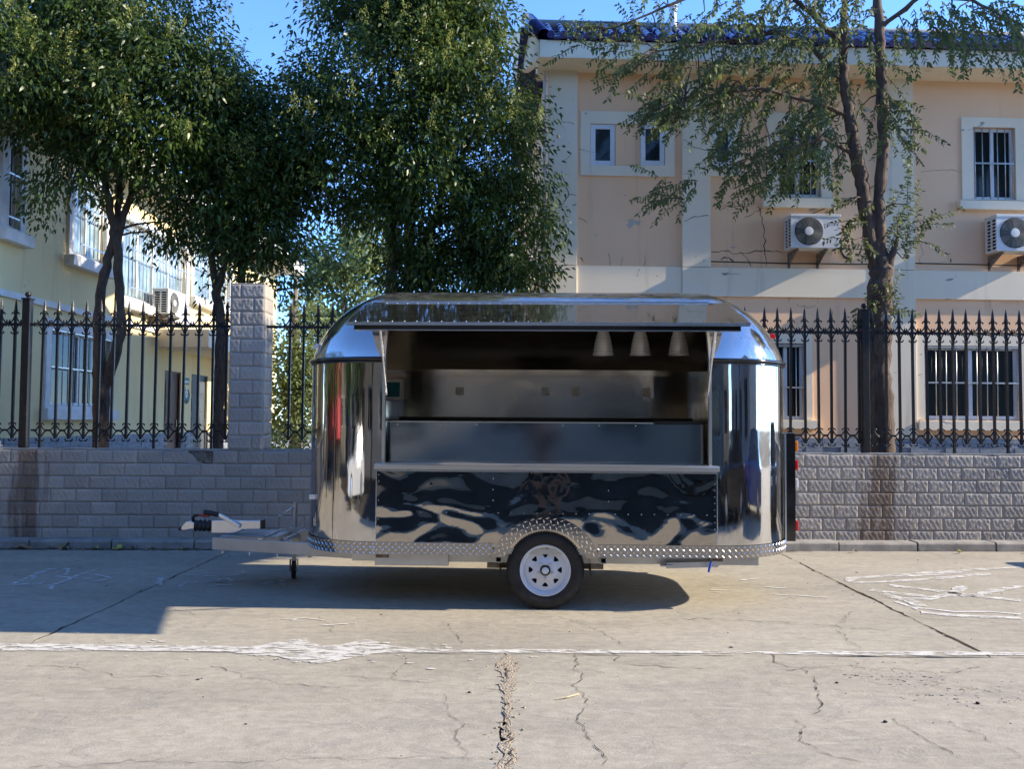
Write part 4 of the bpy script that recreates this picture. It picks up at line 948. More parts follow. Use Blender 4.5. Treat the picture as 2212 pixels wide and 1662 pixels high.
# doors
def door(q, mt, kind):
    o = part('door', M[mt], yb, (q[0]+.03, q[1]-.03, 0.05, 0.09, q[2], q[3]-.03))
    part('door_frame', M[mt], o, (q[0], q[0]+.03, 0.02, 0.11, q[2], q[3]), (q[1]-.03, q[1], 0.02, 0.11, q[2], q[3]), (q[0]+.03, q[1]-.03, 0.02, 0.11, q[3]-.03, q[3]))
    w_ = q[1]-q[0]-.06; h_ = q[3]-q[2]-.03
    if kind == 0:
        for a, c in ((0.10, 0.42), (0.50, 0.92)): part('door_panel', M[mt], o, (q[0]+.03+w_*.18, q[0]+.03+w_*.82, 0.036, 0.05, q[2]+h_*a, q[2]+h_*c), bevel=0.012)
    else:
        for cx in (0.12, 0.55):
            for k in range(5): part('door_panel', M[mt], o, (q[0]+.03+w_*cx, q[0]+.03+w_*(cx+.33), 0.036, 0.05, q[2]+h_*(0.05+.19*k), q[2]+h_*(0.05+.19*k+.14)), bevel=0.01)
    part('handle', M['zinc'], o, (q[1]-.13, q[1]-.10, 0.02, 0.05, q[2]+.95, q[2]+1.10))
door(d1, 'brown_door', 0); door(d2, 'grey_door', 1)
# canopy over the doors
cx0 = BL.hit(337, 740)[0]; cz0, cz1 = BL.hit(337, 750)[1], BL.hit(337, 711)[1]
m = MB(); m.box(cx0, cx0+4.4, -1.03, 0.0, cz0, cz1); m.build('canopy', M['beige'], yb, bevel=0.01)
# house signs between the doors
sx = (d1[1]+d2[0])/2; sz = BL.hit(400, 816)[1]; szb = BL.hit(400, 831)[1]
o = part('plate_sign', M['teal'], yb, (sx-.15, sx+.15, -0.012, -0.001, szb, sz), bevel=0.003)
m = MB()
for k in range(3): m.box(sx-.10+.075*k, sx-.05+.075*k, -0.014, -0.012, szb+.035, szb+.085)
m.build('plate_lettering', M['sign_white'], o)
oz = (BL.hit(400, 838)[1]+BL.hit(400, 873)[1])/2; oh = (BL.hit(400, 838)[1]-BL.hit(400, 873)[1])/2; ow_ = 0.19
m = MB(); m.prism([(sx+ow_*math.cos(k), -0.002, oz+oh*math.sin(k)) for k in np.linspace(0, 2*PI, 33)[:-1]], (0, -0.010, 0)); o = m.build('oval_sign', M['dark_green'], yb)
m = MB(); m.prism([(sx+.066*math.cos(k), -0.013, oz+.42*oh+.115*math.sin(k)) for k in np.linspace(0, 2*PI, 25)[:-1]], (0, -0.002, 0)); m.build('number_disc', M['sign_white'], o)
m = MB(); m.box(sx-ow_*.97, sx+ow_*.97, -0.0135, -0.012, oz-.08*oh, oz+.02*oh); m.box(sx-ow_*.85, sx+ow_*.85, -0.0135, -0.012, oz-.5*oh, oz-.14*oh); m.build('sign_band', M['teal'], o)
tx = bpy.data.curves.new('number', 'FONT'); tx.body = '2'; tx.size = 0.17; tx.align_x = 'CENTER'; tx.align_y = 'CENTER'; tx.extrude = 0.001
to = bpy.data.objects.new('number', tx); COL.objects.link(to); to.parent = o; to.location = (sx, -0.017, oz+.42*oh); to.rotation_euler = (PI/2, 0, 0); tx.materials.append(M['dark_green'])
bpy.context.view_layer.update(); nm = bpy.data.meshes.new_from_object(to); nl, nr = to.location.copy(), to.rotation_euler.copy(); bpy.data.objects.remove(to); link('number', nm, o, nl, nr)
# grey plinth courses
m = MB(); rr = random.Random(3); z = ZS; k = 0
while z > 0.7:
    x = X0 + (k % 2)*0.2; h_ = 0.075
    while x < X1:
        if not (d1[0]-.3 < x < d1[1] or d2[0]-.3 < x < d2[1]): m.box(x, min(x+0.39, X1), -0.05 + rr.gauss(0, .006), 0.02, z-h_, z)
        x += 0.398
    z -= h_ + 0.006; k += 1
o = m.build('plinth_stones', M['grey_base'], yb); o['kind'] = 'stuff'
m = MB()
for a, c in ((X0, d1[0]), (d1[1], d2[0]), (d2[1], X1)): m.box(a, c, -0.03, 0.02, 0, ZS-0.002)
m.build('plinth', M['mortar'], yb)
axn, azt = BL.hit(366, 624, -0.42); azb = BL.hit(366, 678, -0.42)[1]
ac_unit(BL, axn, axn+0.84, azb, azt, 0.0, 'white outdoor air conditioner on the yellow wall above the door canopy', False)
# ================================================================== TREES
def unit(a): return a / np.maximum(1e-9, np.linalg.norm(a, axis=1, keepdims=True))
def leaf_object(name, P, D, L_, W_, tint, mt, parent, curl=0.25, rng=RNG):
    """one curved leaf blade for every row: base P, direction D, length, width"""
    n = len(P); D = unit(D); side = unit(np.cross(D, unit(rng.normal(size=(n, 3)) * [1, 1, 0.5] + [0, 0, 0.6]))); nor = np.cross(side, D)
    L_ = L_[:, None]; W_ = W_[:, None]; dr = np.array([[0, 0, -1.0]])
    c1 = P + D*L_*0.38 + nor*L_*0.06; c2 = P + D*L_*0.74 + dr*L_*curl*0.35; tp = P + D*L_ + dr*L_*curl
    V = np.stack([P, c1 - side*W_*0.5, c1 + side*W_*0.5, c2 - side*W_*0.36, c2 + side*W_*0.36, tp], 1).reshape(-1, 3)
    b = np.arange(n)[:, None]*6
    tri1 = b + np.array([[0, 2, 1]]); quad = b + np.array([[1, 2, 4, 3]]); tri2 = b + np.array([[3, 4, 5]])
    loops = np.concatenate([tri1, quad, tri2], 1).reshape(-1)
    starts = (np.arange(n)[:, None]*10 + np.array([[0, 3, 7]])).reshape(-1)
    me = bpy.data.meshes.new(name); me.vertices.add(n*6); me.vertices.foreach_set('co', V.reshape(-1))
    me.loops.add(n*10); me.loops.foreach_set('vertex_index', loops.astype(np.int32)); me.polygons.add(n*3); me.polygons.foreach_set('loop_start', starts.astype(np.int32))
    me.update(calc_edges=True); me.validate()
    a = me.attributes.new('tint', 'FLOAT', 'POINT'); a.data.foreach_set('value', np.repeat(tint, 6).astype(np.float32))
    me.materials.append(mt); return link(name, me, parent)

def lobes_to_world(lobes, org):
    out = []
    for (u, v, Y, rp, k, wt) in lobes:
        c = at(u, v, Y) - org; r = rp*Y/FPX; out.append((np.array(c), np.array([r, r*k, r*0.92]), wt))
    return out
def sprays(lobes, n_clusters, rng, shell=0.45):
    """cluster centres spread through the crown, denser towards its skin"""
    wts = np.array([l[2]*np.prod(l[1])**(2/3) for l in lobes]); wts /= wts.sum(); C, O = [], []
    for (c, r, _), w_ in zip(lobes, wts):
        k = max(1, int(round(n_clusters*w_/7))); d = unit(rng.normal(size=(k, 3))); q = (rng.random((k, 1))**shell)
        b_ = np.repeat(c + d*r*q, 7, 0); dd = np.repeat(d, 7, 0)          # boughs, each with seven leaf clusters
        j = rng.normal(size=b_.shape)*np.array([0.20, 0.20, 0.15]); C.append(b_ + j + dd*0.05); O.append(unit(dd + j*2.2))
    return np.concatenate(C), np.concatenate(O)

def broadleaf(name, label, org, stems, lobes, n_cl, per, llen, group, mt='leaf', bud=0.25, seed=1, radius=0.135, limb=60, bark='bark', shell=0.45, droop=0.42, lw=0.40, curl=0.32):
    rng = np.random.default_rng(seed); t = empty(name, org, 0, label, 'tree', group); o3 = Vector(org)
    W_ = lobes_to_world(lobes, o3)
    C, O = sprays(W_, n_cl, rng, shell)
    m = MB(); nodes_ = []
    for st in stems:
        P = [at(u, v, Y) - o3 for (u, v, Y, r) in st]; rad = [s[3] for s in st]
        Q, RR = [], []
        for i in range(len(P)-1):
            for k in range(4):
                f = k/4; Q.append(P[i].lerp(P[i+1], f) + Vector((rng.normal()*0.008, rng.normal()*0.008, 0))); RR.append((rad[i]*(1-f)+rad[i+1]*f)*(1+rng.normal()*0.05))
        Q.append(P[-1]); RR.append(rad[-1]); m.tube(Q, RR, 10); nodes_ += list(zip(Q, RR))
    m.build('trunk', M[bark], t, smooth=True)
    m = MB(); pick = rng.permutation(len(C))[:limb]
    for i in pick:
        c = Vector(C[i]); best = min(nodes_, key=lambda q: (q[0]-c).length + (2.0 if q[0].z > c.z - 0.15 else 0))
        p, r = best; d = c - p; mid = p + d*0.5 + Vector((rng.normal()*0.08, rng.normal()*0.08, 0.12*d.length*0.3)); r0 = max(0.007, min(r*0.55, 0.012 + 0.010*d.length))
        m.tube([p, p.lerp(mid, .5) + Vector((0, 0, .02)), mid, mid.lerp(c, .5), c], [r0, r0*.8, r0*.6, r0*.42, 0.004], 5)
    m.build('branches', M[bark], t, smooth=True)
    n = len(C); idx = np.repeat(np.arange(n), per)
    cen = C[idx]; out = O[idx]; k = len(idx)
    off = rng.normal(size=(k, 3))*radius*np.array([1, 1, 0.75]); P = cen + off
    D = unit(off + 1e-6)*0.55 + out*0.5 + rng.normal(size=(k, 3))*0.5 + np.array([0, 0, -droop])
    tone = np.repeat(np.repeat(rng.random(n//7 + 1), 7)[:n]**1.6*0.62 + rng.random(n)*0.15, per)
    tint = np.clip(tone + rng.random(k)*0.35 + (rng.random(k) > 0.965)*0.25, 0, 1)
    leaf_object('crown', P, D, llen*(0.7+0.6*rng.random(k)), llen*lw*(0.8+0.4*rng.random(k)), tint, M[mt], t, curl, rng)
    if bud:
        s = rng.permutation(n)[:int(n*bud)]; s = s[(O[s][:, 2] > -0.2)]; kk = 60; ii = np.repeat(s, kk)
        stem = np.repeat(unit(O[s]*0.5 + np.array([0, 0, 0.9]) + rng.normal(size=(len(s), 3))*0.25), kk, 0); q = rng.random((len(ii), 1))
        P = C[ii] + O[ii]*radius*0.9 + stem*q*0.22 + rng.normal(size=(len(ii), 3))*0.045*(1.15-q)
        leaf_object('flower_sprays', P, stem + rng.normal(size=stem.shape)*0.6, np.full(len(ii), 0.036), np.full(len(ii), 0.011), rng.random(len(ii)), M['leaf_bud'], t, 0.0, rng)
    return t
YA, YB, YC = 12.1, 12.5, 12.7
broadleaf('evergreen_tree', 'dark evergreen tree, farthest left, forked trunk before the yellow wall', on_ground(218, 1000)*0 + Vector((at(218, 900, YA).x, YA, 0)),
    [[(218,1150,YA,.15),(216,960,YA,.115),(219,860,YA,.105),(216,790,YA,.095),(214,700,YA,.075),(219,620,YA,.065),(232,560,YA,.060),(246,510,YA,.055)],
     [(221,845,YA,.085),(238,800,YA,.075),(262,720,YA,.07),(258,620,YA,.062),(252,540,YA,.060),(243,490,YA,.055),(233,420,YA,.050),(224,370,YA,.04),(205,330,YA,.03),(180,240,YA,.02)],
     [(252,540,YA,.055),(262,480,YA+.1,.05),(282,420,YA+.1,.042),(292,350,YA+.1,.034),(300,240,YA,.025),(330,120,YA,.015)],
     [(250,500,YA,.045),(258,430,YA+.2,.045),(262,350,YA+.2,.04),(258,250,YA+.2,.03),(250,80,YA,.02)]],
    [(40,110,YA,105,.9,1.0),(40,215,YA,80,.9,.8),(150,30,YA,130,.9,1.0),(285,40,YA,118,.9,1.0),(385,60,YA,64,.9,1.0),(110,200,YA-.3,100,.9,1),(230,180,YA-.3,130,.9,.9),(360,180,YA-.3,130,.9,1.1),(440,200,YA,80,.9,1.1),
     (180,320,YA-.2,105,.8,.9),(300,320,YA-.2,95,.9,.95),(400,330,YA,100,.9,1.0),(20,20,YA,90,.9,.9),(10,120,11.0,75,.8,1.1),(20,200,11.0,65,.8,1.1),(60,220,11.3,60,.8,1),(80,265,11.6,50,.8,.7),(-30,60,11.0,70,.8,1),(100,120,YA-.6,80,.8,.9),(120,425,YA,48,.7,.45),(330,430,YA+.3,75,.8,.6),(200,-120,YA,190,.9,.6)],
    1750, 28, 0.082, 'dark evergreen trees behind the wall', seed=21, limb=110, bud=.34)
broadleaf('evergreen_tree', 'dark evergreen tree, middle of three, thin stems left of the pillar', Vector((at(467, 900, YB).x, YB, 0)),
    [[(467,1150,YB,.12),(468,965,YB,.10),(473,850,YB,.09),(478,760,YB,.08),(476,690,YB,.07),(468,640,YB,.065),(466,610,YB,.06),(458,560,YB,.045),(460,500,YB,.04),(470,400,YB,.03),(490,250,YB,.02)],
     [(468,632,YB,.055),(483,580,YB,.045),(486,520,YB,.04),(500,420,YB,.03),(540,300,YB,.02)],
     [(521,1150,YB+.3,.08),(521,700,YB+.3,.065),(522,600,YB+.3,.055),(520,500,YB+.3,.045),(540,380,YB+.3,.03),(550,220,YB,.015)]],
    [(482,162,YB,42,.9,1),(525,235,YB,70,.9,1.1),(470,280,YB,90,.9,1),(545,330,YB,85,.9,1.1),(440,390,YB,80,.8,.9),(530,420,YB,95,.8,1),(590,420,YB,80,.9,1),(430,470,YB,55,.7,.5),(590,510,YB,70,.7,.9),(520,520,YB,60,.7,.6),(610,590,YB,38,.7,.7),(390,480,YB+.2,60,.7,.55),(460,560,YB+.1,35,.7,.3),(560,560,YB,55,.7,.7),(550,600,YB-.1,30,.7,.6)],
    900, 27, 0.082, 'dark evergreen trees behind the wall', seed=22, limb=70, bud=.22)
broadleaf('evergreen_tree', 'large dark evergreen tree directly behind the trailer roof, nearest the peach building', Vector((at(880, 900, YC).x, YC, 0)),
    [[(846,1200,YC,.12),(846,630,YC,.085),(848,540,YC,.08),(846,450,YC,.07),(842,380,YC,.06),(838,280,YC,.05),(820,150,YC,.03)],
     [(882,1200,YC+.2,.11),(882,620,YC+.2,.08),(884,540,YC+.2,.07),(890,440,YC+.2,.06),(905,340,YC,.05),(925,220,YC,.03),(930,60,YC,.02)],
     [(921,1200,YC+.3,.09),(921,620,YC+.3,.07),(925,520,YC+.3,.06),(960,400,YC+.2,.045),(1020,300,YC,.03),(1060,180,YC,.015)],
     [(842,390,YC,.04),(820,340,YC,.035),(770,300,YC,.028),(700,260,YC,.015)]],
    [(870,-70,YC,190,.8,.9),(770,55,YC,92,.9,1),(900,50,YC,130,.9,1),(1030,50,YC,90,.9,1),(735,195,YC-.3,88,.9,1),(850,190,YC-.3,130,.9,1),(990,180,YC-.3,120,.9,1),(650,280,YC,62,.9,1),(1080,220,YC,75,.9,1),
     (740,300,YC-.3,110,.9,1),(880,320,YC-.4,120,.9,1),(1030,320,YC-.3,110,.9,1),(1122,360,YC,60,.9,1),(680,375,YC,75,.9,1),(800,425,YC,90,.9,.9),(930,440,YC-.2,110,.9,.9),(1050,450,YC-.2,98,.9,1),(1145,472,YC,58,.9,1),
     (865,525,YC,60,.8,.9),(960,550,YC,90,.8,1.1),(1085,560,YC,80,.8,1.1),(735,455,YC,50,.8,.6),(900,600,YC,60,.8,1),(1122,600,YC,42,.8,1.1),(1010,610,YC,60,.8,1.2),(1060,590,YC+.3,58,.8,1.2),(900,590,YC+.3,50,.8,.9),(630,335,YC,50,.8,.9)],
    2650, 28, 0.082, 'dark evergreen trees behind the wall', seed=23, limb=130, bud=.34)

# elm on the right: two stems, drooping sprays with leaves set along the twigs
YD = 12.25
elm = empty('elm_tree', Vector((at(1905, 900, YD).x, YD, 0)), 0, 'elm with twin dark trunks and drooping sprays in front of the peach building', 'tree')
eo = elm.location.copy(); rng = np.random.default_rng(31)
stems = [[(1908,1200,YD,.20),(1908,985,YD,.175),(1905,900,YD,.165),(1898,800,YD,.155),(1903,720,YD,.165),(1900,640,YD,.17),(1905,590,YD,.165),(1900,560,YD,.155)],
         [(1897,575,YD,.115),(1880,510,YD,.095),(1866,430,YD,.092),(1858,370,YD,.098),(1842,310,YD,.085),(1832,230,YD,.070),(1822,150,YD,.060),(1825,60,YD,.05),(1822,-60,YD,.035)],
         [(1903,575,YD,.105),(1900,510,YD,.085),(1897,440,YD,.080),(1903,370,YD,.085),(1908,290,YD,.072),(1906,200,YD,.075),(1900,110,YD,.070),(1896,20,YD,.065),(1895,-90,YD,.05)],
         [(1908,590,YD,.07),(1925,555,YD-.1,.055),(1936,520,YD-.1,.03),(1940,495,YD-.1,.012)],
         [(1827,180,YD,.045),(1760,110,YD,.035),(1680,70,YD,.028),(1560,90,YD-.2,.02),(1420,110,YD-.3,.01)],
         [(1832,250,YD,.04),(1760,220,YD-.2,.03),(1640,190,YD-.4,.02),(1480,210,YD-.5,.012),(1360,260,YD-.5,.006)],
         [(1840,330,YD,.035),(1780,300,YD-.3,.022),(1700,320,YD-.5,.012),(1620,340,YD-.5,.006)],
         [(1898,60,YD,.04),(1990,-10,YD-.3,.03),(2100,0,YD-.8,.02),(2215,60,YD-1.2,.008)],
         [(1826,100,YD,.04),(1700,-20,YD-.2,.03),(1520,-20,YD-.3,.02),(1330,60,YD-.4,.012),(1240,60,YD-.4,.005)]]
m = MB(); nodes_ = []
for st in stems:
    P = [at(u, v, Y) - eo for (u, v, Y, r) in st]; rad = [s[3] for s in st]; Q, RR = [], []
    for i in range(len(P)-1):
        for k in range(5):
            f = k/5; Q.append(P[i].lerp(P[i+1], f) + Vector((rng.normal()*0.010, rng.normal()*0.010, 0))); RR.append((rad[i]*(1-f)+rad[i+1]*f)*(1+rng.normal()*0.07))
    Q.append(P[-1]); RR.append(rad[-1]); m.tube(Q, RR, 14); nodes_ += list(zip(Q, RR))
m.build('trunk', M['elm_bark'], elm, smooth=True)
kn = at(1915, 689, YD-.15) - eo
m = MB(); m.lathe([(0.085, 0.04), (0.075, -0.02), (0.06, -0.035), (0.001, -0.04)], kn + Vector((0, -.03, 0)), (0.15, 1, 0), 14); m.build('pruned_knot', M['cut'], elm, smooth=True)
# twigs: (start u,v) -> length, heading; regions of the picture where sprays hang
def elm_twigs():
    T = []
    def reg(n, u0, u1, v0, v1, Ya, Yb, hx, hz, L0, L1):
        for _ in range(n):
            T.append((rng.uniform(u0, u1), rng.uniform(v0, v1), rng.uniform(Ya, Yb), hx + rng.normal()*0.35, hz + rng.normal()*0.35, rng.uniform(L0, L1)))
    reg(85, 1600, 1840, 10, 330, YD-.9, YD+.6, -0.6, -0.5, .45, .85)
    reg(46, 1640, 1830, 120, 380, YD-1.0, YD+.4, -0.5, -0.6, .45, .8)
    reg(64, 1480, 1660, 20, 200, YD-.9, YD+.3, -0.8, -0.35, .4, .75)
    reg(40, 1440, 1620, 170, 260, YD-.8, YD, -0.9, -0.45, .4, .7)
    reg(26, 1380, 1500, 200, 270, YD-.7, YD-.2, -1.0, -0.2, .35, .6)
    reg(24, 1330, 1480, 90, 160, YD-.6, YD, -0.9, 0.1, .35, .6)
    reg(24, 1240, 1420, 50, 120, YD-.5, YD, -0.7, 0.45, .3, .6)
    reg(36, 1560, 1720, 280, 400, YD-.8, YD, -0.8, -0.3, .4, .7)
    reg(16, 1420, 1520, 380, 440, YD-.7, YD-.3, -1.1, -0.25, .3, .6)
    reg(34, 1840, 1930, 60, 330, YD-.6, YD+.4, 0.1, -0.5, .35, .65)
    reg(14, 1900, 1975, 190, 330, YD-.6, YD, 0.7, -0.1, .3, .6)
    reg(60, 1940, 2205, 0, 70, YD-1.5, YD-.3, 0.3, -0.5, .35, .7)
    reg(24, 2060, 2212, 20, 120, YD-2.2, YD-1, 0.2, -0.9, .3, .6)
    reg(50, 1400, 1900, -120, 20, YD-.6, YD+.6, -0.4, -0.5, .4, .8)
    reg(36, 1640, 1900, -40, 70, YD-.6, YD+.4, -0.3, -0.5, .4, .7)
    reg(16, 1910, 1960, 440, 560, YD-.25, YD+.1, 0.45, 0.85, .5, .85)     # suckers on the bole
    reg(16, 1840, 1890, 420, 560, YD-.25, YD+.1, -0.8, 0.15, .3, .55)
    reg(8, 1900, 1930, 640, 700, YD-.3, YD, 0.4, 0.9, .3, .5)
    reg(8, 1880, 1900, 640, 720, YD-.3, YD, -0.5, 0.6, .25, .4)
    return T
m = MB(); LP, LD, LL, LT = [], [], [], []
for (u, v, Y, hx, hz, L_) in elm_twigs():
    p = at(u, v, Y) - eo; d = Vector((hx, rng.normal()*0.4, hz)).normalized(); pts = [p]; n = 8; tone = rng.random()*0.5
    for k in range(n):
        d = (d + Vector((rng.normal()*0.10, rng.normal()*0.10, rng.normal()*0.08 - (0.10 if hz < 0.6 else -0.02)))).normalized(); pts.append(pts[-1] + d*L_/n)
    m.tube(pts, [0.0065*(1-0.8*k/n) for k in range(n+1)], 4, caps=False)
    if rng.random() < 0.45:
        q = min(nodes_, key=lambda z: (z[0]-p).length)
        if (q[0]-p).length < 0.55: m.tube([q[0], q[0].lerp(p, .5) + Vector((0, 0, .05)), p], [min(q[1]*.5, .016), .010, .0065], 5, caps=False)
    side = d.cross(Vector((0, 1, 0))).normalized(); ln = int(L_/0.024)
    for i in range(ln):
        f = (i+0.5)/ln*n; j = int(f); base_ = pts[j].lerp(pts[min(j+1, n)], f-j); dd = (pts[min(j+1, n)] - pts[j]).normalized(); s = 1 if i % 2 else -1
        LP.append(base_); LD.append(dd*0.6 + side*s*0.85 + Vector((rng.normal()*.25, rng.normal()*.35, -0.35 + rng.normal()*.25))); LL.append(0.066*(0.75+0.5*rng.random())); LT.append(min(1, tone + rng.random()*0.5))
m.build('twigs', M['elm_bark'], elm)
LP = np.array([tuple(p) for p in LP]); LD = np.array([tuple(p) for p in LD]); LL = np.array(LL)
leaf_object('crown', LP, LD, LL, LL*0.46, np.array(LT), M['elm_leaf'], elm, 0.12, rng)

# pale poplars far behind and the green hedge seen through the fence
for i, (lab, u, Y, lobes, ncl) in enumerate([
    ('pale green poplar far behind, between the pillar and the big evergreen', 745, 30, [(740,560,30,75,.9,1),(700,600,30,60,.9,1),(780,590,30,70,.9,1),(730,650,30,85,.9,1),(690,560,30,45,.9,.8),(800,540,30,60,.9,1),(760,720,30,90,.9,1),(700,740,30,70,.9,1),(760,500,30,60,.9,.8)], 420),
    ('leafy yellow-green tree behind the fence gap beside the trailer nose', 640, 22, [(650,760,22,45,.9,1),(620,800,22,40,.9,1),(655,830,22,60,.9,1),(625,870,22,50,.9,1),(668,700,22,40,.9,.7),(680,800,22,50,.9,1),(640,920,22,60,.9,.8)], 300)]):
    broadleaf('poplar_tree', lab, Vector((at(u, 900, Y).x, Y, 0)), [[(u,1000,Y,.18),(u+4,800,Y,.13),(u-4,700,Y,.08),(u,600,Y,.05)]], lobes, ncl, 22, 0.15 if i == 0 else 0.10, 'pale trees far behind the yard', mt='far_leaf', bud=0, seed=40+i, radius=0.28 if i == 0 else .2, limb=40, bark='pale_bark', droop=0.3, lw=0.7, curl=0.05)
def shrub(name, label, p, r, n, seed, group):
    rng = np.random.default_rng(seed); t = empty(name, p, 0, label, 'shrub', group); m = MB()
    for k in range(9): m.tube([(rng.normal()*.05, rng.normal()*.05, 0), (rng.normal()*r*.4, rng.normal()*r*.4, r*0.8), (rng.normal()*r*.6, rng.normal()*r*.6, r*1.5)], [.014, .009, .003], 5)
    m.build('stems', M['bark'], t)
    d = unit(rng.normal(size=(n, 3))); P = d*np.array([r, r, r*0.9])*(rng.random((n, 1))**.4) + np.array([0, 0, r*0.95])
    leaf_object('leaves', P, d + rng.normal(size=(n, 3))*.5, 0.06*(.7+.6*rng.random(n)), 0.03*(.7+.6*rng.random(n)), rng.random(n), M['bush_leaf'], t, 0.1, rng)
for i, (u, Y, r, lab) in enumerate([(612, 13.6, .62, 'low yellow-green shrub behind the fence, next to the pillar'), (655, 14.2, .62, 'low yellow-green shrub behind the fence, hidden partly by the trailer nose'), (632, 17.5, .8, 'rounded green shrub behind the two low shrubs at the fence gap')]):
    shrub('garden_shrub', lab, Vector((at(u, 930, Y).x, Y, 0)), r, 1500, 60+i, 'shrubs behind the fence gap')
# overhead wires beyond the pillar
for i, (va, vb) in enumerate(((755, 757), (776, 778), (792, 798))):
    m = MB(); a, c = at(560, va, 26.5), at(780, vb, 34); m.tube([a.lerp(c, k/8) + Vector((0, 0, -0.25*math.sin(PI*k/8))) for k in range(9)], 0.012, 5)
    tag(m.build('overhead_wire', M['cable']), ['highest thin overhead wire beyond the pillar', 'middle thin overhead wire beyond the pillar', 'lowest thin overhead wire beyond the pillar'][i], 'wire', 'overhead wires beyond the pillar')

# fallen leaves in the gutter
rl = random.Random(15)
spots = [(35,1181,.10,0),(60,1184,.07,0),(130,1179,.13,0),(140,1187,.06,0),(205,1183,.08,1),(258,1186,.09,1),(246,1187,.06,1),(286,1181,.07,0),(335,1185,.06,0),(360,1187,.05,0),(388,1184,.05,1),(90,1187,.05,0),(160,1189,.05,0),(180,1187,.05,0),(320,1188,.05,0),(405,1188,.06,0),(430,1187,.05,0),(22,1187,.05,0),(100,1180,.06,0),(225,1188,.04,0),(480,1190,.04,0),(2050,1193,.06,1),(2195,1192,.06,1),(1830,1190,.05,0)]
ORD = ['leftmost', 'second', 'third', 'fourth', 'fifth', 'sixth', 'seventh', 'eighth', 'ninth', 'tenth', 'eleventh', 'twelfth', 'thirteenth', 'fourteenth', 'fifteenth', 'sixteenth', 'seventeenth', 'eighteenth', 'nineteenth']
spots.sort(); seen = [0, 0]
for i, (u, v, s, y) in enumerate(spots):
    g0 = on_ground(u, 1190, 0); p = SITE.world(SITE.loc(g0).x, -0.275 - 0.011*(v-1179) + rl.gauss(0, .008), 0.010); s *= 1.25; m = MB(); n = 7; up_ = rl.uniform(.2, .6); ang = rl.uniform(0, 6.28); vs = []
    for k in range(n):
        f = k/(n-1); wv = s*0.42*math.sin(PI*(f*.92+.06))**.8; h = s*up_*math.sin(PI*f)*0.5 + 0.004
        for q in (-1, 0, 1): vs.append((f*s - s/2, q*wv, h + abs(q)*wv*rl.uniform(.2, .7)))
    m.add(vs, [(k*3+q, k*3+q+1, k*3+q+4, k*3+q+3) for k in range(n-1) for q in range(2)])
    o = m.build('fallen_leaf', M['yellow_leaf' if y else 'dry_leaf'], None, smooth=True, loc=p, rot=(rl.gauss(0, .25), rl.gauss(0, .25), ang))
    k = seen[y]; seen[y] += 1; od = ORD[k] + (' ' if k == 0 else ' from the left of the ')
    tag(o, od + ('yellow fallen leaf lying in the kerb gutter' if y else 'dry brown fallen leaf lying in the kerb gutter') if k == 0 else ORD[k] + (' yellow' if y else ' dry brown') + ' fallen leaf from the left along the kerb gutter', 'leaf', 'yellow fallen leaves in the gutter' if y else 'dry brown fallen leaves in the gutter')
# ================================================================== FOOD TRAILER
TX, TY, TYAW = 0.344, 8.358, -1.89
TF = Frame(TX, TY, TYAW)
tr = empty('food_trailer', (TX, TY, 0), R(TYAW), 'mirror-polished steel food trailer with open serving hatch and awning', 'trailer')
XL_, XR_, HW, RC = -2.161, 2.106, 1.0, 0.70
Z_SB, Z_SK, Z_SH, Z_BT = 0.447, 0.549, 1.200, 2.087
OX0, OX1 = -1.39, 1.34                                     # serving hatch
PROF = [(0.0, Z_BT), (0.012, 2.14), (0.035, 2.205), (0.072, 2.285), (0.120, 2.362), (0.178, 2.436), (0.240, 2.502), (0.300, 2.555), (0.360, 2.600), (0.440, 2.650), (0.530, 2.694), (0.63, 2.730), (0.74, 2.757), (0.85, 2.773), (0.95, 2.780)]
HINGE = 8
NA = 22
def perim(d, arcn=NA):
    """plan outline of the body, moved in by d"""
    r = max(RC - d, 0.03); xa, xb, y = XL_ + d + r, XR_ - d - r, HW - d
    x_s, x_e = XL_ + RC, XR_ - RC
    ts = [0, (OX0-x_s)/(x_e-x_s)] + [((OX0 + (OX1-OX0)*k/6)-x_s)/(x_e-x_s) for k in range(1, 6)] + [(OX1-x_s)/(x_e-x_s), 1]
    P = [(xa + (xb-xa)*t, -y) for t in ts]
    def arc_(cx, cy, a0):
        return [(cx + r*math.cos(R(a0 + 90*k/arcn)), cy + r*math.sin(R(a0 + 90*k/arcn))) for k in range(1, arcn+1)]
    P += arc_(xb, -y + r, -90); P += [(XR_-d, y-r)] if y - r > -y + r + 1e-4 else [(XR_-d, y-r+1e-5)]
    P += arc_(xb, y-r, 0); P += [(xb + (xa-xb)*k/6, y) for k in range(1, 7)]
    P += arc_(xa, y-r, 90); P += [(XL_+d, -y+r)]
    P += arc_(xa, -y+r, 180)[:-1]
    return P
NP = len(perim(0)); O0, O1 = 1, 7                           # outline points at the hatch edges
def shell(rings, skip):
    m = MB(); R_ = [perim(d) for d, z in rings]
    m.v = [(x, y, z) for (d, z), P in zip(rings, R_) for x, y in P]
    for j in range(len(rings)-1):
        for i in range(NP):
            if skip(i, j): continue
            k = (i+1) % NP; m.f.append([j*NP+i, j*NP+k, (j+1)*NP+k, (j+1)*NP+i]); m.m.append(0)
    return m
body = shell([(0, Z_SK - .03), (0, 0.9), (0, Z_SH), (0, 1.65), (0, Z_BT)], lambda i, j: O0 <= i < O1).build('body_wall', M['steel'], tr, smooth=60, recalc=False)
mdome = shell(PROF, lambda i, j: O0 <= i < O1 and j < HINGE)
mdome.f.append([(len(PROF)-1)*NP+i for i in range(NP)]); mdome.m.append(0)
mdome.build('roof_shell', M['steel_roof'], tr, smooth=60, recalc=False)
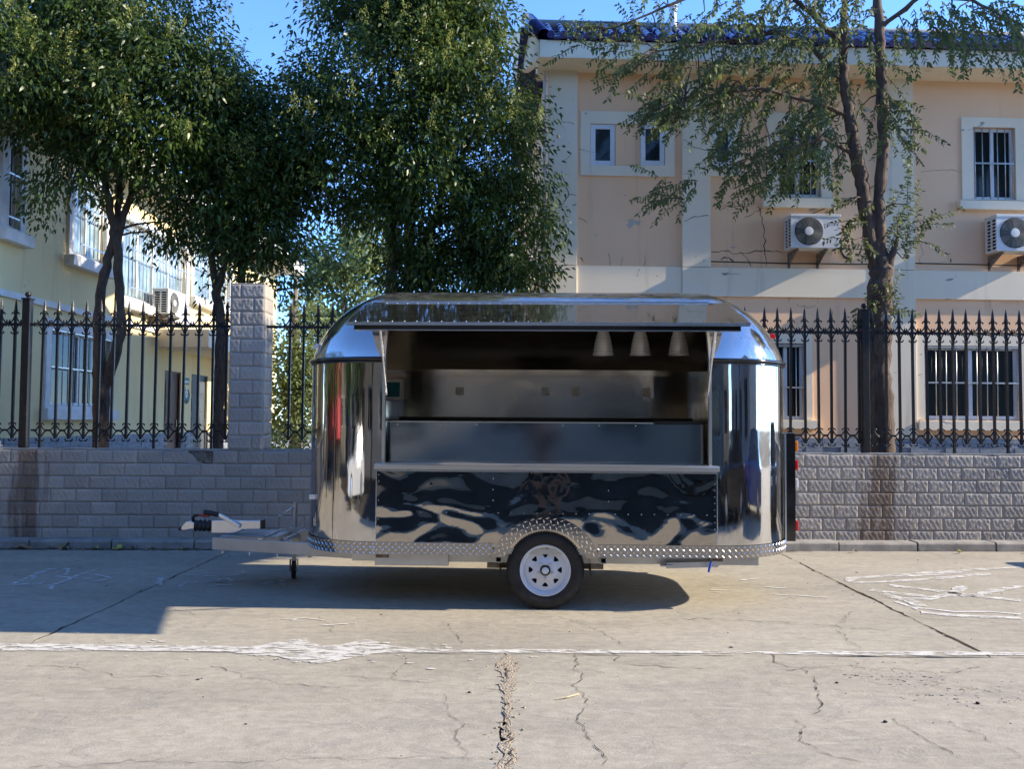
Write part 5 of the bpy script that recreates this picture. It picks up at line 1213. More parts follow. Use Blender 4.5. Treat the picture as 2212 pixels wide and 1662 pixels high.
# inner lining
IN = 0.045
lin = [(IN, 0.50), (IN, Z_SH - 0.04), (IN, 1.65), (IN, Z_BT)] + [(d + IN, z - 0.02) for d, z in PROF[1:12]]
ml = shell(lin, lambda i, j: O0 <= i < O1 and 1 <= j < 3 + HINGE)
ml.f.append([(len(lin)-1)*NP+i for i in range(NP)]); ml.m.append(0); ml.f = [f[::-1] for f in ml.f]
ml.build('inner_lining', M['brushed'], tr, smooth=60, recalc=False)
fl = perim(0.03); m = MB(); m.prism([(x, y, Z_SB + .01) for x, y in fl], (0, 0, 0.045)); m.build('floor', M['galv'], tr)
# lower front panel, cut away over the wheel
WXc, WZc, WR = -0.024, 0.325, 0.325
RI, RO = 0.362, 0.466
def z_arch(x, r): 
    q = r*r - (x-WXc)**2; return WZc - 0.015 + math.sqrt(q) if q > 0 else -1
px_a, px_b = -1.443, 1.394
xs = sorted(set([round(px_a + (px_b-px_a)*k/60, 4) for k in range(61)] + [round(WXc + (RI+.04)*math.sin(a), 4) for a in np.linspace(-PI/2, PI/2, 41)]))
m = MB(); yp = -HW - 0.006; n = 6
for a in xs:
    z0 = max(Z_SK - .03, z_arch(a, RI + 0.04)); m.v += [(a, yp, z0 + (Z_SH-.03-z0)*k/n) for k in range(n+1)]
for i in range(len(xs)-1):
    for k in range(n): m.f.append([i*(n+1)+k, (i+1)*(n+1)+k, (i+1)*(n+1)+k+1, i*(n+1)+k+1]); m.m.append(0)
m.build('front_panel', M['steel_wavy'], tr, smooth=True, recalc=False)
for a in (px_a, px_b): part('panel_edge_strip', M['zinc'], tr, (a-0.004, a+0.004, yp-0.002, -HW+0.001, Z_SK, Z_SH-.03))
# black moulding round the ends at belt height
def belt(i0, i1, name):
    P = perim(-0.012); q = [(*P[i % NP], Z_BT) for i in range(i0, i1)]; m = MB(); m.tube(q, 0.017, 8); m.tube([(x, y, z-.026) for x, y, z in q], 0.008, 6); m.build(name, M['black_gloss'], tr, smooth=True)
belt(O1, NP + O0 + 1, 'belt_moulding')
# hatch jambs, seams
for a, s in ((OX0, -1), (OX1, 1)):
    m = MB(); col_ = [(0, Z_SH), (0, Z_BT)] + PROF[1:HINGE+1]
    for (d0, z0), (d1, z1) in zip(col_[:-1], col_[1:]):
        y0, y1 = -HW + d0 - .006, -HW + d1 - .006; t_ = 0.05
        m.add([(a-.012, y0, z0), (a+.012, y0, z0), (a+.012, y1, z1), (a-.012, y1, z1), (a-.012, y0+t_, z0), (a+.012, y0+t_, z0), (a+.012, y1+t_, z1), (a-.012, y1+t_, z1)], [(0,1,2,3),(4,7,6,5),(0,3,7,4),(1,5,6,2)])
    m.build('hatch_jamb', M['brushed_shelf'], tr, recalc=False)
def seam(i, name='seam_strip'):
    P = perim(-0.0025); a, c = P[i], P[(i+1) % NP]; m = MB(); d = Vector((c[0]-a[0], c[1]-a[1], 0)).normalized()*0.007
    m.obox(((a[0]+0), a[1], (Z_SK+Z_BT)/2), d, Vector((-d.y, d.x, 0))*0.3, (0, 0, (Z_BT-Z_SK)/2)); m.build(name, M['steel'], tr)
seam(NP - 8); seam(O1 + 1 + 15)
# rivets: panel edges, panel rows, roof band, hatch apron
m = MB()
def rivet(p, nrm, r=0.0052):
    m.lathe([(r, 0), (r*.8, r*.5), (r*.3, r*.75), (0.0005, r*.8)], p, nrm, 7)
for a in (px_a+.02, px_b-.02):
    for k in range(12): rivet((a, yp, Z_SK + .03 + k*0.053), (0, -1, 0))
for k in range(25): 
    xx = px_a + .16 + k*0.108
    if z_arch(xx, RO) < 0.79: rivet((xx, yp, 0.80), (0, -1, 0))
for xx in (px_a + .98, px_a + 1.94): 
    for k in range(8): rivet((xx, yp, 0.86 + k*.045*(1.0)), (0, -1, 0)) if k % 2 else None
for d_, z_ in ((0.072, 2.285),):
    P = perim(d_ - .002)
    for i in list(range(O1+1, NP + O0)):
        if i % 2: 
            p = P[i % NP]; q = P[(i+1) % NP]; t = Vector((q[0]-p[0], q[1]-p[1], 0)).normalized(); rivet((p[0], p[1], z_), (t.y, -t.x, .35))
o = m.build('rivets', M['steel'], tr, smooth=True); o['kind'] = 'stuff'
# serving shelf
m = MB(); m.prism([(px_a-.004, y, z) for y, z in ((-1.10, 1.163), (-1.10, 1.198), (-1.094, 1.204), (-0.90, 1.210), (-0.90, 1.19), (-1.086, 1.186), (-1.086, 1.163))], (px_b-px_a+.008, 0, 0)); m.build('serving_shelf', M['brushed_shelf'], tr)
part('shelf_drip_strip', M['zinc'], tr, (px_a, px_b, -HW-.018, -HW-.002, 1.140, 1.160))
# apron behind the shelf, worktop
ay = -0.83
m = MB(); m.box(OX0+.004, OX1-.004, ay, ay+.006, 1.20, 1.552); o = m.build('inner_apron', steel_mat('brushed_apron_steel', 0.35, 1.3, 0.10, 0.012, tint=(0.60, 0.60, 0.60), smudge=0.0), tr)
part('apron_rim', M['brushed_shelf'], o, (OX0+.004, OX1-.45, ay-.012, ay+.012, 1.552, 1.562))
part('rubber_edge', M['black_plastic'], o, (OX1-.44, OX1-.004, ay-.014, ay+.012, 1.545, 1.575))
m = MB()
for xx in (-1.3, -.93, -.62, .12, .43, .74): m.lathe([(0.007, 0), (0.005, .004), (0.0005, .005)], (xx, ay, 1.535), (0, -1, 0), 8)
m.build('apron_screws', M['zinc'], o)['kind'] = 'stuff'
part('worktop', M['brushed'], tr, (OX0, OX1, ay+.008, -0.35, 1.50, 1.535))
# back wall sheet with rivets, black band, sockets, breaker box
yb_ = HW - IN - .006
o = part('back_sheet', M['brushed'], tr, (-1.33, 1.12, yb_-.004, yb_, 1.62, 2.045)); part('back_sheet', M['brushed'], tr, (-1.33, 1.30, yb_-.003, yb_-.001, 2.05, 2.12))
part('back_black_band', M['black_plastic'], tr, (-1.5, 1.45, yb_-.45, yb_-.01, 1.565, 1.605))
m = MB()
for k in range(20): m.lathe([(0.006, 0), (0.0005, .004)], (-1.28 + k*.125, yb_-.004, 2.03), (0, -1, 0), 7)
m.build('sheet_rivets', M['zinc'], o)['kind'] = 'stuff'
for i, xx in enumerate((-0.93, -0.02, 0.295, 1.04)):
    s = part('power_socket', M['socket'], tr, (xx-.044, xx+.044, yb_-.020, yb_-.004, 1.839, 1.927), bevel=0.004)
    q = MB(); q.lathe([(0.031, -.001), (0.031, -.003), (0.027, -.003)], (xx, yb_-.020, 1.883), (0, 1, 0), 20); q.build('socket_ring', M['socket'], s)
    q = MB(); q.lathe([(0.0005, -.0015), (0.026, -.0015)], (xx, yb_-.020, 1.883), (0, 1, 0), 20); q.build('socket_well', M['socket'], s)
    q = MB()
    for dx in (-.010, .010): q.lathe([(0.0005, -.0035), (0.0036, -.0035), (.0036, 0)], (xx+dx, yb_-.020, 1.883), (0, 1, 0), 8)
    q.build('socket_holes', M['dark'], s)
bp_ = TF.loc(at(846, 842, 9.05))
s = part('breaker_box', M['socket'], tr, (bp_.x-.10, bp_.x+.10, bp_.y, bp_.y+.2, bp_.z-.11, bp_.z+.11), bevel=0.008); part('breaker_cover', M['teal'], s, (bp_.x-.085, bp_.x+.085, bp_.y-.006, bp_.y-.001, bp_.z-.075, bp_.z+.075), bevel=0.004)
# pendant lamps
for i, u in enumerate((1303, 1383, 1466)):
    c = TF.loc(at(u, 768, 8.3)); pr = [(0.098, 0.0), (0.100, 0.004), (0.096, 0.012), (0.090, 0.05), (0.081, 0.11), (0.068, 0.17), (0.050, 0.225), (0.034, 0.26), (0.022, 0.285), (0.018, 0.30)]
    q = MB(); q.lathe(pr, (c.x, c.y, c.z), n=32); L_ = q.build('pendant_lamp', M['lamp_steel'], tr, smooth=50)
    q = MB(); q.cyl((c.x, c.y, c.z+.30), (c.x, c.y, 2.74), 0.006, n=6); q.cyl((c.x, c.y, c.z+.30), (c.x, c.y, c.z+.36), 0.016, n=10); q.build('lamp_cord', M['black_plastic'], L_)
    q = MB()
    for r_ in range(5):
        h = 0.035 + r_*.030; rr = np.interp(h, [p[1] for p in pr[2:]], [p[0] for p in pr[2:]]) + .001
        for k in range(20):
            a = 2*PI*(k + .5*(r_ % 2))/20; q.lathe([(0.0005, .0012), (0.0042, .0008)], (c.x + rr*math.cos(a), c.y + rr*math.sin(a), c.z + h), (math.cos(a), math.sin(a), .25), 6)
    q.build('lamp_perforations', M['dark'], L_)['kind'] = 'stuff'
    q = MB(); q.lathe([(0.0005, .04), (0.03, .05), (0.035, .08), (0.02, .13), (.015, .2)], (c.x, c.y, c.z), n=12); q.build('bulb', M['white_lens'], L_, smooth=True)

# awning: hinged at the roof curve, sloping out and down, with lip and gas struts
HY, HZ, EY, EZ = -HW + PROF[HINGE][0] - .012, PROF[HINGE][1] + .012, -2.08, 2.275
AX0, AX1 = -1.472, 1.414; HX0, HX1 = -1.605, 1.555       # outer edge and hinge edge
m = MB(); th = Vector((0, -(HZ-EZ), (HY-EY))).normalized()*0.024
P8 = [Vector(p) for p in ((HX0, HY, HZ), (HX1, HY, HZ), (AX1, EY, EZ), (AX0, EY, EZ))]; m.add(P8 + [p - th for p in P8], [(0,1,2,3), (7,6,5,4), (0,4,5,1), (1,5,6,2), (2,6,7,3), (3,7,4,0)])
aw = m.build('awning', M['steel_awning'], tr)
part('awning_lip', M['black_gloss'], aw, (AX0+.05, AX1-.06, EY+.012, EY+.045, EZ-.052, EZ-.018)); part('awning_trim', M['zinc'], aw, (AX0+.05, AX1-.06, EY+.008, EY+.048, EZ-.058, EZ-.0525))
part('awning_edge', M['zinc'], aw, (AX0-.003, AX1+.003, EY-.006, EY-.001, EZ-.022, EZ+.001))
m = MB()
for k in range(32):
    for f in (0.06, 0.965): m.lathe([(0.005, 0), (0.004, .0025), (0.0005, .0035)], (AX0+.05+(AX1-AX0-.1)*k/31, HY+(EY-HY)*f, HZ+(EZ-HZ)*f+.0005), th, 7)
m.build('awning_rivets', M['zinc'], aw)['kind'] = 'stuff'
part('hinge', M['zinc'], aw, (AX0+.02, AX1-.02, HY-.012, HY+.02, HZ-.004, HZ+.010))
for a in (OX0+.018, OX1-.016):
    m = MB(); A, B = Vector((a, -HW+.02, 1.79)), Vector((a, -1.36, 2.405)); m.cyl(A, A.lerp(B, .52), 0.009, n=10); m.cyl(A.lerp(B, .5), A.lerp(B, .70), 0.016, n=12); m.cyl(A.lerp(B, .70), B, 0.012, n=10); m.lathe([(0.014, 0), (0.014, .02)], A - Vector((.01, 0, 0)), (1, 0, 0), 10, True)
    m.build('gas_strut', M['zinc'], tr, smooth=40)
# unseen flap guessed on the far side, added to cast the rear ground shade
m = MB(); m.prism([(AX0, -HY, HZ), (AX0, 2.02, 2.30), (AX0, 2.02, 2.276), (AX0, -HY, HZ-.024)], (AX1-AX0, 0, 0)); m.build('far_side_shade_flap', M['steel_awning'], tr)

# checker-plate skirt and wheel arch
SK = [(x, y) for x, y in perim(-0.012)]
m = MB(); lug = MB()
def add_lug(p, along, nrm, ln, wd, ht, ang):
    p, along, nrm = Vector(p), Vector(along).normalized(), Vector(nrm).normalized(); b2 = nrm.cross(along); d = along*math.cos(ang) + b2*math.sin(ang); e = nrm.cross(d)
    t1, t2 = p + d*ln*.22 + nrm*ht, p - d*ln*.22 + nrm*ht
    lug.add([p - d*ln/2, p + e*wd/2, p + d*ln/2, p - e*wd/2, t1, t2], [(0,3,4,5)[::1], (0,5,1), (5,4,2,1), (3,2,4)])
def path_pts(P, step):
    out = []; carry = 0
    for a, c in zip(P[:-1], P[1:]):
        a, c = Vector((*a, 0)), Vector((*c, 0)); L_ = (c-a).length; s = carry
        if L_ < 1e-6: continue
        while s < L_: out.append((a + (c-a)*(s/L_), (c-a)/L_)); s += step
        carry = s - L_
    return out
loop = SK + [SK[0]]
xa_, xb_ = WXc - math.sqrt(RO**2 - (Z_SK-.06-WZc)**2), WXc + math.sqrt(RO**2 - (Z_SK-.06-WZc)**2)
ring = []
front = [( -HW*0 + SK[0][0], SK[0][1])]
left_front = [SK[0], (xa_, SK[0][1])]; right_front = [(xb_, SK[0][1])] + SK[O1+1:] + [SK[0]]
for P in (left_front, right_front):
    k = len(m.v); m.v += [(x, y, Z_SB) for x, y in P] + [(x, y, Z_SK) for x, y in P]; n = len(P)
    for i in range(n-1): m.f.append([k+i, k+i+1, k+n+i+1, k+n+i]); m.m.append(0)
    for j, (q, tdir) in enumerate(path_pts(P, 0.027)):
        if q.y > 0.9 : continue
        nrm = Vector((tdir.y, -tdir.x, 0))
        for r_ in range(4):
            if (j + r_) % 2: continue
            add_lug((q.x, q.y, Z_SB + 0.014 + r_*0.0245), tdir, nrm, 0.046, 0.0110, 0.006, R(42) if r_ % 2 else R(-42))
sk = m.build('checker_skirt', M['tread'], tr, smooth=40, recalc=False)
m = MB(); ya = -HW - 0.020; na = 60; a0, a1 = R(-12), R(192); cz = WZc - .015
vs = []
for k in range(na+1):
    a = a0 + (a1-a0)*k/na; zi, zo = cz + RI*math.sin(a), cz + RO*math.sin(a); xi, xo = WXc + RI*math.cos(a), WXc + RO*math.cos(a)
    vs += [(xi, ya, max(zi, Z_SB-.012)), (xo, ya, max(zo, Z_SB-.012)), (xi, ya + .20, max(zi, Z_SB-.012)), (xo, -HW, max(zo, Z_SB-.012))]
m.add(vs, [(4*k, 4*k+1, 4*k+5, 4*k+4) for k in range(na)] + [(4*k+1, 4*k+3, 4*k+7, 4*k+5) for k in range(na)] + [(4*k, 4*k+4, 4*k+6, 4*k+2) for k in range(na)])
m.build('wheel_arch', M['tread'], tr, smooth=40)
for i in range(4):
    rr = RI + 0.016 + i*0.0245; n_ = 52
    for k in range(n_):
        a = a0 + (a1-a0)*(k+.5)/n_
        p = Vector((WXc + rr*math.cos(a), ya, cz + rr*math.sin(a)))
        if p.z < Z_SB + .004 or (k + i) % 2: continue
        add_lug(p, (1, 0, 0), (0, -1, 0), 0.046, 0.0115, 0.006, R(12) if i % 2 else R(102))
o = lug.build('tread_lugs', M['lug'], tr, recalc=False); o['kind'] = 'stuff'
m = MB(); nn = 24
vs = []
for k in range(nn+1):
    a = R(-5) + R(190)*k/nn; vs += [(WXc + (RI+.02)*math.cos(a), -HW+.004, cz + (RI+.02)*math.sin(a)), (WXc + (RI+.02)*math.cos(a), -0.60, cz + (RI+.02)*math.sin(a))]
m.add(vs, [(2*k, 2*k+2, 2*k+3, 2*k+1) for k in range(nn)]); m.add([(WXc-RI-.02, -.6, .30), (WXc+RI+.02, -.6, .30), (WXc+RI+.02, -.6, .75), (WXc-RI-.02, -.6, .75)], [(0,1,2,3)]); m.build('wheel_well', M['black_plastic'], tr, recalc=False)

# wheels
def wheel(sgn):
    yc = sgn*(HW - 0.105)
    t = bpy.data.objects.new('wheel', None); COL.objects.link(t); t.parent = tr; t.location = (WXc, yc, WZc); t.rotation_euler = (0, 0, 0 if sgn < 0 else PI)
    m = MB(); m.lathe([(.205, -.070), (.213, -.084), (.232, -.092), (.258, -.097), (.285, -.095), (.303, -.086), (.314, -.074), (.321, -.058), (.3245, -.03), (.325, 0), (.3245, .03), (.321, .058), (.314, .074), (.285, .095), (.232, .092), (.205, .07)], ax=(0, 1, 0), n=72)
    for k in range(90):
        a = 2*PI*k/90
        for s in (-1, 1):
            c = Vector((math.cos(a)*.3175, s*.068, math.sin(a)*.3175)); e = Vector((-math.sin(a), 0, math.cos(a))); m.obox(c, e*.0065, Vector((0, s*.010, 0)) + Vector((math.cos(a), 0, math.sin(a)))*(-.004), Vector((math.cos(a), 0, math.sin(a)))*.006)
    m.build('tyre', M['rubber'], t, smooth=35)
    m = MB(); m.lathe([(.213, -.082), (.212, -.090), (.206, -.091), (.199, -.084), (.194, -.074), (.186, -.070), (.178, -.050), (.170, -.046), (.167, -.049), (.150, -.050), (.143, -.051)], ax=(0, 1, 0), n=72)
    rs = list(np.linspace(.143, .100, 12)); nA = 200; b0 = len(m.v)
    def hh(r): return -.051 - .012*(0.143-r)/.043
    for r in rs: m.v += [(r*math.cos(2*PI*k/nA), hh(r), r*math.sin(2*PI*k/nA)) for k in range(nA)]
    for j in range(len(rs)-1):
        rm = (rs[j]+rs[j+1])/2
        for k in range(nA):
            a = (2*PI*(k+.5)/nA + PI/8*0) % (PI/4); a = min(a, PI/4 - a)
            hw = np.interp(rm, [.103, .108, .132, .138], [0, .009, .026, .021]) if .103 < rm < .138 else 0
            if a*rm < hw: continue
            m.f.append([b0+j*nA+k, b0+j*nA+(k+1)%nA, b0+(j+1)*nA+(k+1)%nA, b0+(j+1)*nA+k]); m.m.append(0)
    m.lathe([(.100, -.063), (.090, -.072), (.078, -.078), (.045, -.079), (.042, -.075)], ax=(0, 1, 0), n=48); m.lathe([(.19, -.07), (.19, .06)], ax=(0, 1, 0), n=48)
    m.build('rim', M['rim'], t, smooth=35)
    MB().lathe([(.0005, -.022), (.188, -.022)], ax=(0, 1, 0), n=40).build('hole_shade_disc', M['dark'], t)  # dark disc standing for the shade behind the rim holes
    m = MB(); m.lathe([(.044, -.070), (.044, -.088), (.039, -.093), (.031, -.093), (.029, -.086)], ax=(0, 1, 0), n=28); m.build('hub_ring', M['black_plastic'], t, smooth=35)
    m = MB(); m.lathe([(.030, -.08), (.029, -.098), (.022, -.104), (.010, -.105), (.0005, -.105)], ax=(0, 1, 0), n=24); m.build('hub_cap', M['rim'], t, smooth=35)
    nut = MB().lathe([(.0115, 0), (.0115, -.014), (.008, -.018), (.0005, -.018)], ax=(0, 1, 0), n=6).mesh('wheel_nut', M['zinc'])
    for k in range(5): a = R(-90 + 72*k); link('wheel_nut', nut, t, (.0635*math.cos(a), -.078, .0635*math.sin(a)))
    m = MB(); m.cyl((.01, -.062, .165), (.012, -.075, .187), .006, .0045, 8); m.build('valve', M['black_plastic'], t)
wheel(-1); wheel(1)
# chassis: side rails, cross tubes, axle
for ys in (-.87, .87): part('chassis_rail', M['galv'], tr, (XL_+.5, XR_-.35, ys-.03, ys+.03, .375, Z_SB-.002))
for u in (1077, 1303):
    c = TF.loc(at(u, 1205, 7.40)); m = MB(); o_, i_ = .026, .020
    for a, c_, e, f in ((-o_, -i_, -o_, o_), (i_, o_, -o_, o_), (-i_, i_, i_, o_), (-i_, i_, -o_, -i_)): m.box(c.x+a, c.x+c_, -.985, .95, .412+e, .412+f)
    m.build('cross_tube', M['galv'], tr); part('tube_void', M['dark'], tr, (c.x-i_+.001, c.x+i_-.001, -.93, -.92, .412-i_+.001, .412+i_-.001))
c0, c1 = TF.loc(at(808, 1205, 7.42)), TF.loc(at(968, 1212, 7.42))
m = MB(); m.box(c0.x, c1.x, -.96, -.90, c1.z-.045, Z_SB-.004); m.build('step_bracket', M['galv'], tr, bevel=.004); part('bracket_bolt', M['rust'], tr, (c0.x+.01, c0.x+.12, -.968, -.961, Z_SB-.035, Z_SB-.005))
m = MB(); m.cyl((WXc, -.72, WZc), (WXc, .72, WZc), .035, n=14); m.build('axle', M['galv'], tr)
for ys in (-.715, .715): part('leaf_spring', M['rust'], tr, (WXc-.5, WXc+.5, ys-.025, ys+.025, .30, .36))
# rear stabiliser leg folded under the tail, with blue handle
s0, s1 = TF.loc(at(1440, 1221, 7.36)), TF.loc(at(1545, 1218, 7.36))
m = MB(); m.obox((s0+s1)/2 + Vector((0, 0, -.004)), (s1-s0)/2, (0, .02, 0), (0, 0, .023)); m.lathe([(.032, -.02), (.032, .02)], s1, (0, 1, 0), 14, True); m.obox(s0 + Vector((0, 0, -.005)), (.05, 0, .0), (0, .04, 0), (0, 0, .006)); st = m.build('stabiliser_leg', M['galv'], tr)
part('stabiliser_mount', M['rust'], tr, (s1.x-.05, s1.x+.06, s1.y-.02, s1.y+.03, s1.z+.02, Z_SB-.002))
m = MB(); h = TF.loc(at(1533, 1220, 7.30)); m.tube([h + Vector((.012, -.01, .022)), h + Vector((0, -.02, -.005)), h + Vector((-.012, -.02, -.060))], .010, 7); m.build('stabiliser_handle', M['blue_handle'], st)
# tail board with lamps at the right-hand end
x0, x1 = XR_ + .004, XR_ + .098; ty0, ty1 = -.42, .55; tz0, tz1 = .515, 1.475
tb = part('tail_board', M['black_gloss'], tr, (x0, x1, ty0, ty1, tz0, tz1), bevel=.006); part('tail_board_edge', M['zinc'], tb, (x0-.004, x0+.012, ty0-.006, ty0-.001, tz0, tz1+.006), (x0+.012, x1, ty0-.006, ty0+.004, tz1+.0005, tz1+.006))
for mt, za, zb2 in (('amber_lens', 1.315, 1.405), ('red_lens', 1.145, 1.235), ('white_lens', .985, 1.070), ('red_lens', .605, .695)): part('tail_lamp', M[mt], tb, (x1+.001, x1+.028, ty0+.01, ty0+.13, za, zb2), bevel=.006)
# marker lamps
mk = TF.loc(at(1667, 727, 7.9)); m = MB(); m.obox(mk + Vector((.0, -.02, 0)), (.022, 0, -.012), (0, .012, 0), (.010, 0, .016)); m.build('marker_lamp', M['red_lens'], tr, bevel=.004)
mk = TF.loc(at(683, 749, 7.85)); m = MB(); m.obox(mk + Vector((.0, -.01, 0)), (.022, 0, .02), (0, .012, 0), (-.010, 0, .010)); m.build('marker_lamp', M['white_lens'], tr, bevel=.004)
mk = TF.loc(at(676, 1074, 7.75)); m = MB(); m.obox(mk, (.03, 0, 0), (0, .02, 0), (0, 0, .020)); m.build('side_lamp', M['white_lens'], tr, bevel=.004)
# drawbar: two galvanised beams, overrun coupling, jockey wheel
def L3(u, v, Y): return TF.loc(at(u, v, Y))
z_t = .475; Bn0, Bn1 = Vector((L3(451, 1176, 8.12).x, -.22, .41)), Vector((-1.35, -.74, .41))
Bf0, Bf1 = Vector((Bn0.x, .22, .41)), Vector((-1.35, .74, .41))
for A, B in ((Bn0, Bn1), (Bf0, Bf1)):
    d = (B-A)/2; s = Vector((-d.y, d.x, 0)).normalized()*.024; m = MB(); c = (A+B)/2; m.obox(c, d, s, (0, 0, .056)); m.build('drawbar_beam', M['galv'], tr, bevel=.004)
    q = MB()
    for f in (.06, .22, .38): p = A.lerp(B, f); q.cyl(p + Vector((0, -.03 if A is Bn0 else .03, -.056)), p + Vector((0, -.03 if A is Bn0 else .03, -.085)), .006, n=6)
    q.build('beam_bolts', M['zinc'], tr)
m = MB(); m.box(Bn0.x+.05, Bn0.x+.60, -.20, .20, .466, .474); m.build('coupling_plate', M['galv'], tr)
cA = L3(560, 1152, 8.36); cB = L3(452, 1152, 8.36)
m = MB(); m.prism([(cB.x, -.055, .482), (cB.x, -.055, .600), (cB.x+.06, -.055, .606), (cA.x, -.055, .606), (cA.x, -.055, .525), (cB.x+.30, -.055, .520), (cB.x+.22, -.055, .482)], (0, .11, 0)); cp = m.build('coupling_body', M['zinc'], tr, bevel=.006)
part('coupling_end', M['black_plastic'], cp, (cA.x-.002, cA.x+.012, -.056, .056, .525, .607))
m = MB(); gx = L3(413, 1152, 8.36).x
prf = []
for k in range(9): prf.append((.046 if k % 2 else .056, k*(cB.x-gx)/8))
m.lathe(prf, (gx, 0, .545), (1, 0, 0), 18); m.build('rubber_gaiter', M['black_plastic'], cp, smooth=30)
hx = L3(382, 1158, 8.36).x
m = MB(); m.prism([(hx, -.035, .505), (hx+.01, -.035, .545), (hx+.05, -.035, .588), (hx+.10, -.035, .592), (gx, -.035, .575), (gx+.01, -.035, .520), (hx+.03, -.035, .500)], (0, .07, 0)); m.cyl((gx-.05, 0, .548), (gx+.02, 0, .548), .028, n=12); ch_ = m.build('hitch_head', M['zinc'], cp, bevel=.008)
m = MB(); m.lathe([(.001, 0), (.03, .004), (.034, .02), (.028, .034)], (hx+.0, 0, .496), (0, 0, 1), 12); m.build('hitch_cup', M['black_plastic'], cp)
m = MB(); m.tube([(hx+.11, 0, .585), (hx+.105, 0, .625), (hx+.125, 0, .642), (hx+.16, 0, .645)], [.016, .016, .014, .013], 8); m.build('release_lever', M['black_plastic'], cp, smooth=True)
m = MB(); m.obox((hx+.215, 0, .642), (.055, 0, -.002), (0, .016, 0), (0, 0, .011)); m.build('lever_grip', M['red_plastic'], cp, bevel=.005)
# hand-brake lever with rubber grip
h0, h1, h2 = L3(512, 1140, 8.3), L3(462, 1113, 8.3), L3(433, 1108+1, 8.3); h0.y = h1.y = h2.y = -.075
m = MB(); m.obox((h0+h1)/2, (h1-h0)/2, (0, .014, 0), Vector((.35, 0, 1)).normalized()*.017); m.obox((h0+h1)/2 + Vector((.03, .004, -.028)), (h1-h0)*.36, (0, .006, 0), (0, 0, .006)); m.build('hand_brake', M['zinc'], cp, bevel=.006)
m = MB(); m.tube([h1 + (h1-h0)*-.08, h1.lerp(h2, .5), h2], [.024, .024, .022], 12); m.build('brake_grip', M['black_plastic'], cp, smooth=40)
# jockey wheel on the far beam
jx = L3(637, 1130, 8.75); jp = Vector((jx.x, .30, 0)); 
m = MB(); m.cyl(jp + Vector((0, 0, .44)), jp + Vector((0, 0, .735)), .026, n=16); m.cyl(jp + Vector((0, 0, .12)), jp + Vector((0, 0, .46)), .021, n=14); m.lathe([(.028, .735), (.03, .745), (.02, .752), (.001, .753)], jp, (0, 0, 1), 16); jk = m.build('jockey_tube', M['galv'], tr, smooth=40)
m = MB(); m.tube([jp + Vector((0, -.02, .70)), jp + Vector((-.04, -.04, .685)), jp + Vector((-.13, -.04, .625))], .0075, 8); m.cyl(jp + Vector((-.125, -.04, .628)), jp + Vector((-.145, -.04, .615)), .012, n=8); m.build('crank', M['zinc'], jk, smooth=True)
m = MB(); m.prism([(jp.x-.09, jp.y-.03, .468), (jp.x+.09, jp.y-.03, .468), (jp.x+.05, jp.y-.03, .50), (jp.x-.05, jp.y-.03, .50)], (0, .06, 0)); m.build('jack_saddle', M['galv'], jk)
for dx in (-.13, .10): 
    q = MB(); q.box(jp.x+dx-.018, jp.x+dx+.018, -.36, -.352, .36, .485); q.box(jp.x+dx-.018, jp.x+dx+.018, -.36, .36, .478, .485); q.build('clamp_strap', M['zinc'], tr)
part('jack_cross_member', M['galv'], tr, (jp.x-.05, jp.x+.05, -.30, .34, .36, .42))
m = MB(); m.lathe([(.075, -.022), (.085, -.02), (.09, -.008), (.09, .008), (.085, .02), (.075, .022), (.01, .022)], jp + Vector((.0, 0, .092)), (1, 0.25, 0), 24, True); jw = m.build('jockey_wheel', M['rubber'], tr, smooth=40)
m = MB(); 
for s in (-1, 1): m.obox(jp + Vector((s*.034, s*.008, .13)), (.003, 0.0008, 0), (0, .02, 0), (0, 0, .055))
m.obox(jp + Vector((0, 0, .187)), (.037, .009, 0), (0, .022, 0), (0, 0, .004)); m.cyl(jp + Vector((-.045, -.011, .092)), jp + Vector((.045, .011, .092)), .008, n=8); m.build('jockey_fork', M['galv'], jw)
hk = L3(666, 1196, 7.9); m = MB(); m.tube([hk + Vector((0, 0, .03)), hk + Vector((0, 0, -.02)), hk + Vector((.01, 0, -.035)), hk + Vector((.03, 0, -.03)), hk + Vector((.035, 0, -.015))], .006, 6); m.build('safety_hook', M['galv'], tr)
